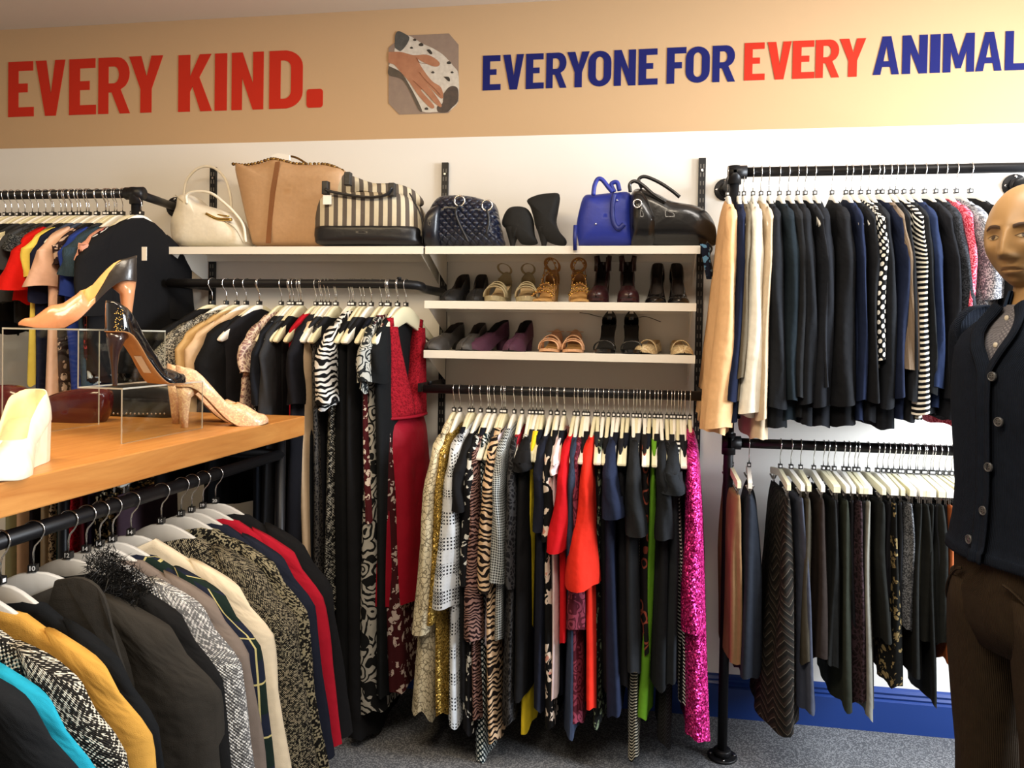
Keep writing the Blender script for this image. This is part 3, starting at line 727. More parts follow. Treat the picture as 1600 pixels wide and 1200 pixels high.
# ---------------- C : rail under the shoe shelves
GC = 'dresses on the rail under the shoe shelves'; HC = 'hangers on the rail under the shoe shelves'
CI = [
 I(676, 1132, 27, cloth('snake', '#c9c0a4', '#6b6250', '#d2c8ac', s=1.7), 'cream snake print long dress, first from the left', xb=652, wb=44, sl=dict(y=1000, w=26, w1=30, dx=-20, ry=.06, ry1=.06), d=.285, kw=dict(nw=.07, nd=.03, hem_wave=.02)),
 I(686, 1128, 22, cloth('sequin', '#7d6126', '#e0c06a'), 'mustard gold shimmering dress with frilled hem', xb=684, wb=30, sl=dict(y=985, w=18, w1=20, dx=-12), d=.25, kw=K10),
 I(708, 1143, 28, cloth('glen', '#c9cfd6', '#20232b', s=.9), 'white and blue checked dress with long wide sleeve', xb=708, wb=32, sl=dict(y=958, w=27, w1=44, dx=-12, ry=.06, ry1=.07), d=.285, kw=dict(nw=.12, nd=.03)),
 I(722, 1105, 22, BK, 'black dress with plain short sleeve beside the checked dress', xb=722, wb=26, sl=dict(y=806, w=22, w1=32, dx=-6, ry=.06, ry1=.07), d=.285, kw=K10),
 I(735, 1155, 24, cloth('floral', '#131316', '#c8c8c2', s=1.1), 'black dress scattered with white flowers', xb=732, wb=26, sl=dict(y=925, w=24, w1=26, dx=-4), d=.27, kw=K10),
 I(738, 1132, 14, cloth('zebra', '#1f1113', '#8a6a62', s=1.6), 'dark red and black wavy striped dress', xb=740, wb=22, sl=dict(y=1012, w=16, w1=32, dx=0), d=.27, kw=K10),
 I(762, 1172, 25, cloth('zebra', '#1a1412', '#c9ab8a', s=1.0), 'tan and black swirling zebra print long dress', xb=768, wb=22, sl=dict(y=935, w=24, w1=28, dx=-8, ry=.055), d=.29, kw=dict(nw=.1, nd=.04)),
 I(754, 1195, 12, cloth('polka', '#16262c', '#dfe6e4', s=1.4), 'dark teal dotted dress with the lowest hem', xb=752, wb=26, d=.27, kw=K10),
 I(772, 1010, 14, cloth('plain', '#cfc4cf'), 'pale lilac top seen below a zebra sleeve', n='blouse', c='blouse', xb=760, wb=18, d=.24, kw=K10),
 I(780, 1010, 22, cloth('gingham', '#b9c0c2', '#15161a', s=1.25), 'grey and black small gingham dress', xb=778, wb=20, sl=dict(y=922, w=22, w1=26, dx=-3), d=.285, kw=dict(nw=.1, nd=.03)),
 I(793, 1142, 18, cloth('lace', '#17171a', '#3a3a3c'), 'black lace dress right of the gingham one', xb=790, wb=26, d=.26, kw=K10, sl=dict(y=930, w=16, w1=18)),
 I(800, 880, 9, cloth('plain', '#8e1c2a'), 'thin dark red strap top', n='vest_top', c='top', d=.25, kw=K10),
 I(812, 1100, 28, BK, 'black dress with a capped shoulder, left of the yellow dress', xb=806, wb=30, d=.29, sl=dict(y=745, w=28, w1=30, ry=.05, ry1=.055), kw=dict(nw=.12, nd=.05)),
 I(812, 1080, 18, cloth('hound', '#d4d4cb', '#1a1a1c', s=1.0), 'black and cream houndstooth sleeved dress', xb=812, wb=18, sl=dict(y=938, w=18, w1=20, dx=-2), d=.27, hw=.17, kw=K10),
 I(830, 1145, 16, cloth('plain', '#dfc52c'), 'bright yellow dress with a thin black belt', xb=818, wb=22, d=.285, kw=dict(nw=.10, nd=.05)),
 I(843, 1120, 20, cloth('plain', '#171a26'), 'dark navy dress just right of the yellow one', xb=842, wb=24, d=.27, sl=dict(y=840, w=20, w1=22), kw=K10),
 I(853, 1150, 16, cloth('floral', '#121214', '#d8c9bc', '#c98a7c', s=.75), 'black dress with scattered white and pink blooms', xb=854, wb=22, d=.275, kw=K10, sl=dict(y=855, w=17, w1=19)),
 I(866, 1100, 13, cloth('plain', '#d9c5c8'), 'pale pink top showing beside the red sleeve', n='blouse', c='blouse', xb=862, wb=14, sl=dict(y=752, w=13, w1=14), d=.275, kw=K10),
 I(884, 1010, 20, cloth('plain', '#b4131b'), 'bright red dress with a flared sleeve, the shorter red one', xb=878, wb=22, sl=dict(y=868, w=20, w1=36, dx=-10, ry=.06, ry1=.09), d=.305, kw=dict(nw=.13, nd=.03)),
 I(890, 1158, 17, cloth('rib', '#2b3345', '#3c465c'), 'faded denim blue dress between the two red dresses', xb=886, wb=30, d=.275, kw=K10, sl=dict(y=900, w=16, w1=18)),
 I(900, 1140, 12, cloth('paisley', '#4b1824', '#7a3444', s=2), 'burgundy patterned dress tucked behind the large red sleeve', xb=898, wb=26, sl=dict(y=995, w=12, w1=32, dx=0), d=.275, kw=K10),
 I(907, 1110, 12, BK, 'plain black dress touching the long red one', xb=905, d=.265, kw=K10, wb=20),
 I(920, 1118, 20, cloth('plain', '#c92a1c'), 'long scarlet dress with a very wide sleeve and curved hem', xb=926, wb=26, sl=dict(y=925, w=22, w1=56, dx=-8, ry=.06, ry1=.10), d=.31, kw=dict(nw=.13, nd=.03)),
 I(936, 1135, 12, cloth('floral', '#17191a', '#6d7a62', s=1.4), 'black dress with small green floral print', xb=934, wb=20, d=.265, kw=K10),
 I(945, 1080, 18, BK, 'black sleeveless dress left of the navy bell sleeve', xb=950, wb=30, d=.27, kw=K10),
 I(952, 1130, 22, cloth('plain', '#1c2338'), 'navy dress with a rounded bell sleeve', xb=958, wb=30, sl=dict(y=818, w=24, w1=36, dx=6, ry=.06, ry1=.08), d=.30, kw=dict(nw=.12, nd=.03)),
 I(970, 1075, 20, BK2, 'long black dress between the navy and black bell sleeves', xb=975, wb=34, d=.27, kw=K10),
 I(986, 1060, 24, cloth('plain', '#1d1f22'), 'charcoal dress with an elbow sleeve ending in a straight cuff', xb=985, wb=32, sl=dict(y=845, w=24, w1=36, dx=4, ry=.06, ry1=.075), d=.295, kw=dict(nw=.12, nd=.03)),
 I(992, 1190, 10, cloth('stripe', '#191a1a', '#b6b3a4', s=1.6), 'black dress with fine cream bands and a very low hem', xb=990, wb=19, d=.265, kw=K10),
 I(1006, 1026, 20, cloth('swirl', '#1a1718', '#8e4535', s=1.3), 'black dress embroidered with rust circles', xb=1008, wb=26, d=.29, kw=dict(nw=.1, nd=.04)),
 I(1022, 1122, 12, cloth('plain', '#5a8a22'), 'lime green dress hanging under dark neighbours', xb=1006, wb=28, d=.28, kw=K10),
 I(1034, 1085, 22, cloth('plain', '#16181b'), 'black dress whose sleeve covers the lime green dress', xb=1030, wb=30, sl=dict(y=852, w=22, w1=32, dx=2, ry=.06, ry1=.07), d=.29, kw=K10),
 I(1043, 1168, 10, cloth('chevron', '#141416', '#55565a', '#141416', s=3), 'black herringbone dress with a low hem', xb=1038, wb=24, d=.265, kw=K10),
 I(1057, 1080, 22, cloth('plain', '#1b1e22'), 'black dress with a fluted cap sleeve near the pink one', xb=1055, wb=24, sl=dict(y=780, w=26, w1=42, dx=-2, ry=.06, ry1=.075), d=.295, kw=K10),
 I(1062, 1104, 10, cloth('stripe', '#141416', '#dcdad4', s=1.3), 'black and white striped long top', n='long_top', c='top', xb=1072, wb=20, d=.275, kw=K10),
 I(1073, 1100, 10, cloth('plain', '#15161a'), 'black dress pressed against the magenta sequins', xb=1070, d=.27, kw=K10),
 I(1084, 1170, 30, cloth('sequin', '#94084e', '#ff4fae', s=.9), 'magenta sequinned long dress at the right end', xb=1096, wb=46, sl=dict(y=1000, w=26, w1=38, dx=2, ry=.06, ry1=.06), d=.285, kw=dict(nw=.08, nd=.03)),
]
rail_items(RC, CI, 720, 'on the middle rail', GC, HC)
fill = [768, 826, 836, 861, 872, 912, 928, 962, 978, 998, 1014, 1028, 1050, 1066, 715, 745]
rail_items(RC, [I(x, rnd.uniform(1000, 1090), 13, rnd.choice([BK, BK2, DG, DKN]), '', d=.235, hw=.165, kw=dict(nw=.10, nd=.05),
   label='narrow dark dress almost hidden among the clothes under the shoe shelves', hl='pale hanger squeezed in under the shoe shelves, its dress almost hidden',
   g='mostly hidden dark dresses under the shoe shelves', hg='hangers of the hidden dark dresses under the shoe shelves') for x in fill], 720, '', GC, HC)

# ---------------- B : dress rail
GB = 'dresses on the rail under the left bag shelf'; HB = 'hangers on the rail under the left bag shelf'
BI = [
 I(262, 760, 26, BK, 'black top at the far left end of the dress rail', n='blouse', c='blouse', xb=262, wb=40, rz=-.35, d=.24, kw=dict(nw=.07, nd=.02), sl=dict(y=700, w=26, w1=30)),
 I(286, 720, 34, cloth('tweed', '#3b3a38', '#a8a498', s=.9), 'grey speckled boucle jacket at the left', n='jacket', c='jacket', xb=276, wb=50, rz=-.42, d=.26, kw=dict(nw=.09, nd=.02), sl=dict(y=640, w=38, w1=38, ry=.06)),
 I(304, 700, 18, cloth('plain', '#b39465'), 'camel coloured jacket beside the boucle one', n='jacket', c='jacket', xb=298, wb=22, rz=-.3, d=.26, kw=dict(nw=.09, nd=.02), sl=dict(y=620, w=18, w1=20)),
 I(320, 700, 18, cloth('plain', '#c2a584'), 'pale beige jacket between camel and black', n='jacket', c='jacket', xb=312, wb=22, rz=-.3, d=.265, kw=dict(nw=.09, nd=.02), sl=dict(y=620, w=18, w1=22)),
 I(342, 800, 34, cloth('plain', '#141518'), 'wide black jacket with a straight shoulder', n='jacket', c='jacket', xb=338, wb=50, rz=-.3, d=.265, kw=dict(nw=.11, nd=.02), sl=dict(y=720, w=36, w1=44, ry=.06)),
 I(362, 790, 18, BK2, 'second black jacket behind the wide black one', n='jacket', c='jacket', rz=-.15, d=.24, kw=dict(nw=.11, nd=.02)),
 I(380, 640, 20, cloth('lace', '#8d6f6a', '#cdb9a6'), 'pink and cream lace top', n='blouse', c='blouse', xb=372, wb=22, d=.265, kw=dict(nw=.10, nd=.02), sl=dict(y=590, w=20, w1=22)),
 I(396, 990, 18, cloth('plain', '#15181f'), 'blue black dress right of the lace top', xb=390, wb=34, d=.26, kw=K10, sl=dict(y=640, w=18, w1=26)),
 I(409, 980, 14, CH, 'charcoal dress left of the sparkling one', xb=402, wb=26, d=.26, kw=K10, sl=dict(y=660, w=14, w1=22)),
 I(412, 650, 16, cloth('sequin', '#08090a', '#e8ecee', s=.8), 'black and silver sequinned top', n='vest_top', c='top', xb=406, wb=28, d=.285, kw=dict(nw=.12, nd=.05)),
 I(430, 1000, 20, BK, 'black sleeveless dress with white hanger tips showing', xb=430, wb=34, d=.26, kw=K10),
 I(447, 860, 20, cloth('plain', '#131318'), 'black dress beside the red edged one', xb=442, wb=34, d=.262, kw=K10, sl=dict(y=640, w=20, w1=24)),
 I(456, 850, 12, cloth('plain', '#a31322'), 'thin crimson dress with a gathered neck', xb=462, wb=14, d=.285, kw=dict(nw=.09, nd=.03)),
 I(472, 870, 20, cloth('plain', '#c3a98a'), 'beige dress panelled with black', xb=476, wb=20, d=.275, kw=dict(nw=.12, nd=.05)),
 I(466, 560, 22, BK2, 'short black cropped top over the beige dress', n='blouse', c='blouse', wb=14, d=.285, kw=dict(nw=.09, nd=.03)),
 I(488, 1000, 14, cloth('lace', '#18181a', '#4a4642', s=1.4), 'black dress with dense dark beading', xb=490, wb=24, d=.27, kw=K10),
 I(504, 640, 26, cloth('zebra', '#111113', '#d5d3cf', s=.9), 'black blouse with bold white leaf pattern', n='blouse', c='blouse', xb=500, wb=34, d=.29, kw=dict(nw=.07, nd=.02), sl=dict(y=640, w=26, w1=34, ry=.06)),
 I(512, 960, 16, cloth('boucle', '#151515', '#a5a195', s=.8), 'long black dress with vertical silver stitching', xb=508, wb=26, d=.275, kw=K10),
 I(531, 1110, 26, cloth('plain', '#111214'), 'long plain black dress in the middle of the rail', xb=536, wb=44, d=.27, kw=dict(nw=.12, nd=.05)),
 I(548, 1158, 14, BK, 'black gown with pointed hem touching the floor shadow', xb=556, wb=46, d=.26, kw=K10),
 I(560, 612, 18, cloth('paisley', '#1d2022', '#a9aaa4', s=2), 'grey and black patterned short sleeve top', n='blouse', c='blouse', xb=556, wb=20, d=.29, kw=dict(nw=.1, nd=.03), sl=dict(y=605, w=20, w1=26)),
 I(576, 815, 20, cloth('floral', '#4a1a20', '#d9ccc2', s=1.15), 'burgundy dress covered in white blossoms', xb=577, wb=27, d=.29, kw=dict(nw=.09, nd=.03)),
 I(578, 1118, 18, cloth('paisley', '#161718', '#a3a098', s=1.5), 'long black skirt dress with large grey paisley swirls', xb=578, wb=46, d=.27, kw=K10),
 I(586, 1100, 24, cloth('plain', '#121416'), 'black dress with a short sleeve beside the red gown', xb=590, wb=22, hw=.2, kw=dict(nw=.1, nd=.03), sl=dict(y=606, w=26, w1=30)),
 I(596, 1082, 10, cloth('floral', '#3c1418', '#b9aaa2', s=1.3), 'dark burgundy floral dress hanging behind the red gown', xb=616, wb=34, d=.225, hw=.16, kw=K10),
]
rail_items(RB, BI, 500, 'under the left shelf', GB, HB)
fill = [417, 424, 437, 483, 495, 521, 541, 553, 569, 578]
rail_items(RB, [I(x, rnd.uniform(850, 1040), 12, rnd.choice([BK, BK2, DG, DKN]), '', d=.235, hw=.165, kw=dict(nw=.10, nd=.05),
   label='narrow dark dress almost hidden on the rail left of the shoe shelves', hl='cream hanger of an almost hidden dress left of the shoe shelves',
   g='mostly hidden dark dresses left of the shoe shelves', hg='hangers of the hidden dark dresses left of the shoe shelves') for x in fill], 500, '', GB, HB)
# red gown, the last on the rail, seen a little broadside
redL = cloth('lace', '#7c0f1c', '#9c1a28', s=1.4); redS = cloth('plain', '#8a1224', rough=.55)
H0 = Vector((at(634, 500, RY).x, RY, RB['Z'])); GZ = -.22
t = thing('evening_gown', 'long crimson gown with lace bodice and deep open neck, nearest the shoe shelves', 'dress', (H0.x, H0.y, at(636, 1000, RY-.06).z), GZ, GB)
L_ = H0.z-t.location.z; bust = H0.z-at(636, 652, RY-.06).z
for s in (-1, 1):      # two lace halves meeting at the waist
    m = MB(); rings = []
    for i in range(17):
        v = i/16; z = lerp(-.155, -bust, v); y0 = lerp(.115, .128, v)*s; y1 = lerp(.082, 0.0, min(1, v/.9)**1.3)*s; ring = []
        for j in range(9):
            y = lerp(y0, y1, j/8); ring.append((-(.012+lerp(.008, .036, v)*math.sqrt(max(0, 1-(y/.13)**2))), y, z))
        for j in range(9):
            y = lerp(y1, y0, j/8); ring.append(((.012+lerp(.008, .036, v)*math.sqrt(max(0, 1-(y/.13)**2))), y, z))
        rings.append(ring)
    m.loft(rings, True, True, True); o = m.build('lace_bodice', redL, t); o.location = (0, 0, L_)
    m = MB(); m.tube([(0, s*.105, zout(.105)+.004), (0, s*.10, -.155)], .018, 8, flat=.5); o = m.build('shoulder_strap', redL, t); o.location = (0, 0, L_)
m = body_mesh(L_-bust, .128, .05, .17, .08, nw=0, slope=0, fold=.009, seed=5, nlev=20, hem_wave=.004)
for k, v_ in enumerate(m.v): m.v[k] = (v_[0], v_[1], v_[2]-NK+.07)
o = m.build('skirt', redS, t); o.location = (0, 0, L_-bust)
m = MB(); m.tube([(math.sin(a)*.052, math.cos(a)*.131, 0) for a in [2*PI*k/32 for k in range(33)]], .006, 6, caps=False); o = m.build('waistband', redS, t); o.location = (0, 0, L_-bust)
m = MB(); m.box(-.026, -.024, -.02, .02, -.27, -.20); o = m.build('price_tag', TAGW, t, smooth=False); o.location = (0, -.0, L_)
hanger(tuple(H0), GZ, IVORY, 'cream hanger at the right end holding the crimson gown', HB)

# ---------------- A : upper left rail
GA = 'tops on the upper left rail'; HA = 'hangers on the upper left rail'
AI = [
 I(8, 440, 30, cloth('tweed', '#1c1e20', '#4a4c4c'), 'dark grey speckled top', xb=4, wb=34, sl=dict(y=400, w=32, w1=34)),
 I(20, 470, 22, cloth('plain', '#b8160f'), 'red top with a short flared sleeve', xb=12, wb=30, sl=dict(y=460, w=24, w1=46, dx=-6, ry=.06, ry1=.09), d=.27),
 I(34, 600, 22, cloth('plain', '#d8c25a'), 'pale yellow blouse with a gathered sleeve', xb=30, wb=26, sl=dict(y=438, w=22, w1=24, dx=-5), d=.28),
 I(44, 620, 14, cloth('plain', '#171b30'), 'dark navy top right of the yellow blouse', xb=42, wb=20, sl=dict(y=480, w=16, w1=20)),
 I(62, 625, 26, cloth('plain', '#cfa994'), 'blush pink blouse with a wide frilled sleeve', xb=64, wb=38, sl=dict(y=455, w=28, w1=46, dx=-10, ry=.06, ry1=.08), d=.28, kw=dict(nw=.08, nd=.02)),
 I(78, 620, 12, cloth('floral', '#2a1e1e', '#b39a88'), 'brown top with small cream flowers', xb=76, wb=18, sl=dict(y=420, w=12, w1=16)),
 I(92, 630, 22, cloth('plain', '#22357e'), 'royal blue dress left of the slate one', xb=100, wb=34, sl=dict(y=470, w=22, w1=26), d=.265),
 I(106, 600, 24, cloth('rib', '#2c3d4a', '#3d505e'), 'slate blue knitted top with a rounded shoulder', xb=116, wb=40, sl=dict(y=438, w=34, w1=40, dx=-8, ry=.06, ry1=.07), d=.285, kw=dict(nw=.09, nd=.02)),
 I(123, 560, 18, cloth('plain', '#c58f7d'), 'salmon top with a pointed short sleeve', xb=120, wb=20, sl=dict(y=415, w=20, w1=30, dx=-4), d=.285, kw=dict(nw=.09, nd=.02)),
 I(129, 560, 12, cloth('floral', '#2b1416', '#a03a3a'), 'dark top with tiny red flowers', xb=128, wb=16, sl=dict(y=450, w=16, w1=18)),
 I(130, 600, 12, cloth('floral', '#101114', '#b5b8b8', s=1.2), 'black blouse with sparse pale sprigs', xb=130, wb=16, sl=dict(y=480, w=13, w1=16), kw=dict(nw=.08, nd=.02)),
 I(138, 585, 18, BK, 'large plain black top nearest the post', xb=132, wb=34, sl=dict(y=500, w=20, w1=30, dx=-4, ry=.075, ry1=.085), rz=-.06, ptag=True, kw=dict(nw=.08, nd=.015)),
 I(-14, 470, 26, cloth('plain', '#3a3d42'), 'slate grey top at the frame edge', xb=-16, wb=30, sl=dict(y=430, w=26, w1=30)),
]
for d_ in AI:
    d_['n'] = 'blouse'; d_['c'] = 'top'
    if d_['t'][:5] != 'large': d_['kw'] = dict(nw=.13, nd=.04)
rail_items(RA, AI, 350, 'on the upper left rail', GA, HA, depth=.26)
fill = [-88, -76, -64, -52, -42, -31, -20, -8, 2, 14, 27, 39, 48, 56, 66, 71, 81, 85, 98, 99, 112, 118, 131]
rail_items(RA, [I(x, rnd.uniform(420, 520), 12, rnd.choice([BK, CH, DKN, cloth('plain', '#6c655c'), cloth('plain', '#3b4458')]), '', n='blouse', c='top', d=.23, hw=.165, kw=dict(nw=.10, nd=.05),
   label='narrow top almost hidden among the clothes on the upper left rail', hl='cream hanger of an almost hidden top on the upper left rail',
   g='mostly hidden tops on the upper left rail', hg='hangers of the hidden tops on the upper left rail') for x in fill], 350, '', GA, HA)
# lower left rail, seen through the gap under the counter
RA2 = dict(Y=-.4, Z=1.0); GA2 = 'garments on the lower left rail'; HA2 = 'hangers on the lower left rail'
A2 = [(12, '#8e8a6a', 'plain', None, 'faded green'), (28, '#c9a488', 'plain', None, 'peach'), (45, '#1a1518', 'plain', None, 'near black'), (62, '#a08a6c', 'plain', None, 'tan'), (76, '#c8ad8a', 'leopard', '#2a1c14', 'cream leopard print'),
      (92, '#17302e', 'plain', None, 'dark teal'), (108, '#a3101e', 'lace', '#d02a34', 'bright red lace'), (124, '#5a1a1e', 'plain', None, 'brick red'), (138, '#2a2030', 'plain', None, 'dark plum'), (152, '#17130f', 'leopard', '#d9cba6', 'black and cream spotted'), (166, '#201d1c', 'leopard', '#b99a66', 'black and gold spotted'), (182, '#4c3a44', 'plain', None, 'dusty purple')]
rail_items(RA2, [I(x, 1150, 20, cloth(k, c, c2 or '#ffffff'), nm+' garment seen below the wooden counter', n='skirt', c='skirt', wb=26, d=.2, hw=.17, slope=0.0, kind='clip', kw=dict(nw=0), yt=830) for x, c, k, c2, nm in A2], 830, 'at the left', GA2, HA2, 'clip')

# ---------------- D : jackets
GD = 'jackets on the upper right rail'; HD = 'hangers on the upper right rail'
def CO(m, h=.04, w=.06, th=.02): return (m, th, h, w)
DI = []
def J(x, yb, w, c, t, xb=None, wb=None, col=True, sy=None, mm=None, n='jacket', k=None, **kw):
    m_ = mm or cloth('plain', c)
    d = I(x, yb, w, m_, t, n=n, c=n, xb=xb or x, wb=wb or w*1.25, sl=dict(y=sy or yb-25, w=w, w1=(k or w)*1.1, dx=(xb or x)-x, ry=.06, ry1=.055), kw=dict(nw=.11, nd=.02, hem_wave=.004)); d['d'] = .285
    if col: d['col'] = CO(m_, .03, .07, w/1100)
    d.update(kw); DI.append(d)
J(1150, 680, 26, '#d8ae80', 'camel blazer, the first at the left end', xb=1124, wb=46, sy=678, k=38, col=False)
J(1168, 660, 20, '#151b30', 'dark navy jacket between the camel and white ones', xb=1150, wb=30, col=False, d=.26)
J(1178, 625, 16, '#5c5344', 'olive brown jacket peeping behind the white one', xb=1162, wb=24, col=False, d=.262)
J(1194, 655, 26, '#e6e0d2', 'white cream blazer with long straight sleeve', xb=1180, wb=42, sy=655, k=34, d=.29)
J(1208, 690, 16, '#b9a68c', 'sand coloured jacket mostly behind the white blazer', xb=1190, wb=32, col=False, d=.255)
J(1222, 672, 28, '#191b1f', 'black jacket just right of the white blazer', xb=1222, wb=44)
J(1240, 660, 26, '#161e24', 'petrol black jacket, second dark one from the white', xb=1240, wb=40)
J(1256, 655, 20, '#17181a', 'black jacket third in the dark row', xb=1252, wb=34, d=.27)
J(1272, 665, 26, '#15171b', 'black jacket fourth in the dark row, higher collar', xb=1270, wb=38)
J(1285, 640, 12, '#1d1f24', 'thin charcoal jacket between two black ones', d=.262, col=False)
J(1302, 670, 28, '#16181d', 'black jacket fifth in the dark row with lapel edge', xb=1292, wb=44)
J(1332, 668, 30, '#121316', 'black jacket standing apart with the tallest collar', xb=1328, wb=54, k=40, d=.295)
J(1356, 660, 14, '#161e34', 'blue navy jacket right of the gap', xb=1352, wb=26, d=.27)
J(1366, 662, 18, '#131417', 'black jacket touching the polka dot one', xb=1362, wb=34, d=.262)
J(1382, 575, 20, '#111', 'black jacket with white polka dots', xb=1370, wb=22, sy=572, k=22, col=False, mm=cloth('polka', '#0f1012', '#ece9df', s=.95), d=.305)
J(1396, 672, 22, '#14161a', 'black jacket right of the polka dots', xb=1392, wb=40, d=.27)
J(1412, 655, 20, '#151c30', 'navy jacket left of the brown one', xb=1404, wb=34)
J(1420, 585, 18, '#665646', 'brown crinkled blouse with a full cuffed sleeve', xb=1430, wb=30, sy=585, k=38, col=False, n='blouse', mm=cloth('crinkle', '#54463a', '#85735f'), d=.305)
J(1434, 660, 16, '#17181b', 'black jacket between brown and striped', xb=1436, wb=34, d=.26)
J(1444, 658, 18, '#111', 'black and white striped jacket', xb=1438, wb=28, sy=656, k=26, col=False, mm=cloth('stripe', '#101114', '#e9e4d6', s=1.0), d=.30)
J(1458, 650, 16, '#15171a', 'black jacket right of the stripes', xb=1460, wb=34, d=.268)
J(1473, 640, 22, '#1a2540', 'bright navy jacket with a smooth shoulder', xb=1470, wb=34)
J(1494, 655, 20, '#15161a', 'black jacket before the tweed one', xb=1492, wb=38)
J(1514, 660, 26, '#1f2226', 'dark charcoal tweed jacket with a rounded collar', xb=1525, wb=60, mm=cloth('tweed', '#1c1e22', '#33363c'), k=44)
J(1531, 672, 20, '#c8304a', 'pink and red knitted jacket beside the mannequin', xb=1520, wb=40, mm=cloth('tweed', '#a8283a', '#ec7d90'), d=.262)
J(1550, 500, 30, '#8a8b92', 'grey marl jacket behind the mannequin face', xb=1560, wb=60, mm=cloth('tweed', '#5e6068', '#b0b2b8'), d=.262)
J(1575, 660, 22, '#1a1a1c', 'black jacket hidden behind the mannequin head', xb=1580, wb=30, d=.262)
rail_items(RD, DI, 340, 'on the top right rail', GD, HD, 'white', hmats=(IVORY2,))

# ---------------- E : skirts and trousers on clip hangers
GE = 'skirts and trousers on the lower right rail'; HE = 'clip hangers on the lower right rail'
EI = []
def E_(x, yb, w, c, t, xb=None, wb=None, n='skirt', mm=None, **kw):
    d = I(x, yb, w, mm or cloth('plain', c), t, n=n, c=n, xb=xb or x, wb=wb or w*1.3, d=.165, hw=.16, hem=kw.pop('hem', .17), slope=0.0, kind='clip', kw=dict(nw=0, fold=.009)); d.update(kw); EI.append(d)
E_(1151, 1040, 18, '#7a6044', 'tan brown trousers with a side button', xb=1147, wb=24, n='trousers')
E_(1180, 1058, 26, '#1d2129', 'dark charcoal trousers with a creased fold', xb=1178, wb=46, n='trousers', rz=-.10)
E_(1232, 1135, 22, '#1d1b18', 'long black skirt with brown arrow pattern', xb=1222, wb=64, mm=cloth('chevron', '#141311', '#5f5a50', '#241e1a', s=1.4), hem=.2, d=.18)
E_(1250, 1110, 14, '#3b3f4c', 'slate blue skirt right of the patterned one', xb=1262, wb=34)
E_(1266, 1035, 18, '#3a362e', 'grey brown trousers', xb=1262, wb=26, n='trousers')
E_(1288, 1030, 22, '#231c19', 'dark brown skirt', xb=1284, wb=38)
E_(1304, 1040, 16, '#131414', 'black skirt touching the brown one', xb=1300, wb=26)
E_(1322, 1108, 18, '#23261f', 'dark moss green trousers', xb=1326, wb=26, n='trousers')
E_(1346, 1098, 18, '#241a1e', 'blackish plum lace skirt', xb=1345, wb=26, mm=cloth('lace', '#1d1416', '#34262b'))
E_(1362, 1120, 12, '#6e6d66', 'light grey trousers', xb=1360, wb=20, n='trousers')
E_(1378, 1005, 20, '#161715', 'black skirt left of the gold flecked one', xb=1384, wb=32)
E_(1404, 1070, 14, '#111', 'black skirt with gold flower flecks', xb=1400, wb=34, mm=cloth('floral', '#0e0f0e', '#7a6a48', s=1.9))
E_(1422, 982, 16, '#4a4c50', 'short grey tweed skirt', xb=1421, wb=22, mm=cloth('tweed', '#35373b', '#6a6c70'), d=.19)
E_(1436, 1055, 16, '#121312', 'black skirt with a drooping pointed hem', xb=1430, wb=30)
E_(1450, 1000, 20, '#151614', 'black skirt right of the grey tweed', xb=1452, wb=36)
E_(1462, 1100, 12, '#101110', 'black skirt reaching lowest in a thin point', xb=1462, wb=20)
E_(1474, 1005, 20, '#1b1d1c', 'dark felt skirt with curved side', xb=1474, wb=36)
E_(1488, 1038, 10, '#8a4a28', 'rust brown skirt near the mannequin', xb=1487, wb=26)
E_(1498, 1000, 14, '#1c1a1b', 'black skirt beside the rust one', xb=1490, wb=22)
rail_items(RE, EI, 775, 'on the lower right rail', GE, HE, 'clip')
fill = [1310, 1336, 1354, 1392, 1410, 1429, 1443, 1456, 1468, 1481, 1505, 1515, 1530, 1545]
rail_items(RE, [I(x, rnd.uniform(960, 1000), 11, rnd.choice([BK, BK2, DG, OLV]), '', n='skirt', c='skirt', d=.15, hw=.145, slope=0.0, kind='clip', kw=dict(nw=0),
   label='narrow dark skirt almost hidden on the lower right rail', hl='cream clip hanger of an almost hidden skirt on the lower right rail',
   g='mostly hidden dark skirts on the lower right rail', hg='clip hangers of the hidden skirts') for x in fill], 775, '', GE, HE)

# ---------------- F : coats below the counter
GF = 'coats on the rail under the wooden counter'; HF = 'hangers on the coat rail under the counter'
def coat(Y, yaw, L, m_, label, th=.03, hth=.05, size=None, hl=None, col=None, hw=.245, sl=.56, slr=.075, hem=.285, nw=.07, nd=.04, dz=0, **kw):
    return garment('coat', 'coat', label, GF, (FX, Y, FZ), PI/2+yaw, L, m_, hw=hw, th=th, hem=hem, hth=hth, sleeve=dict(L=sl, ry=slr, rx=th*1.05, ry1=slr*.85, rx1=th*1.1, out=.03, lean=.085),
                   collar=col, hang=hl, hmat=DIMH, size=size, hgroup=HF, nw=nw, nd=nd, nlev=22, na=44, **kw)
hh = lambda s: 'grey white hanger '+s
TEAL = cloth('plain', '#1c8ba6'); 
coat(-1.93, .15, 1.12, cloth('plain', '#15171a'), 'black coat with a teal edge, nearest the camera at the bottom left', hl=hh('inside the black coat with teal edge'), hw=.245)
coat(-1.895, .13, 1.12, TEAL, 'teal coat lining its black neighbour, a blue strip at bottom left', th=.018, hth=.025, hl=hh('inside the teal coat'), hw=.252)
coat(-1.83, .12, 1.12, cloth('boucle', '#23211f', '#cfc9bb', s=.8), 'black and white coarse tweed coat beside the teal strip', th=.028, hl=hh('inside the coarse tweed coat'), hw=.252)
coat(-1.765, .1, 1.12, cloth('plain', '#b88b40'), 'mustard yellow coat left of the large dark grey coat', th=.02, hth=.03, hl=hh('inside the mustard coat'), hw=.252)
coat(-1.71, .0, 1.12, cloth('plain', '#0f1114'), 'near black coat behind the mustard one', th=.02, hth=.03, hl=hh('inside the near black coat'), hw=.24, hem=.22)
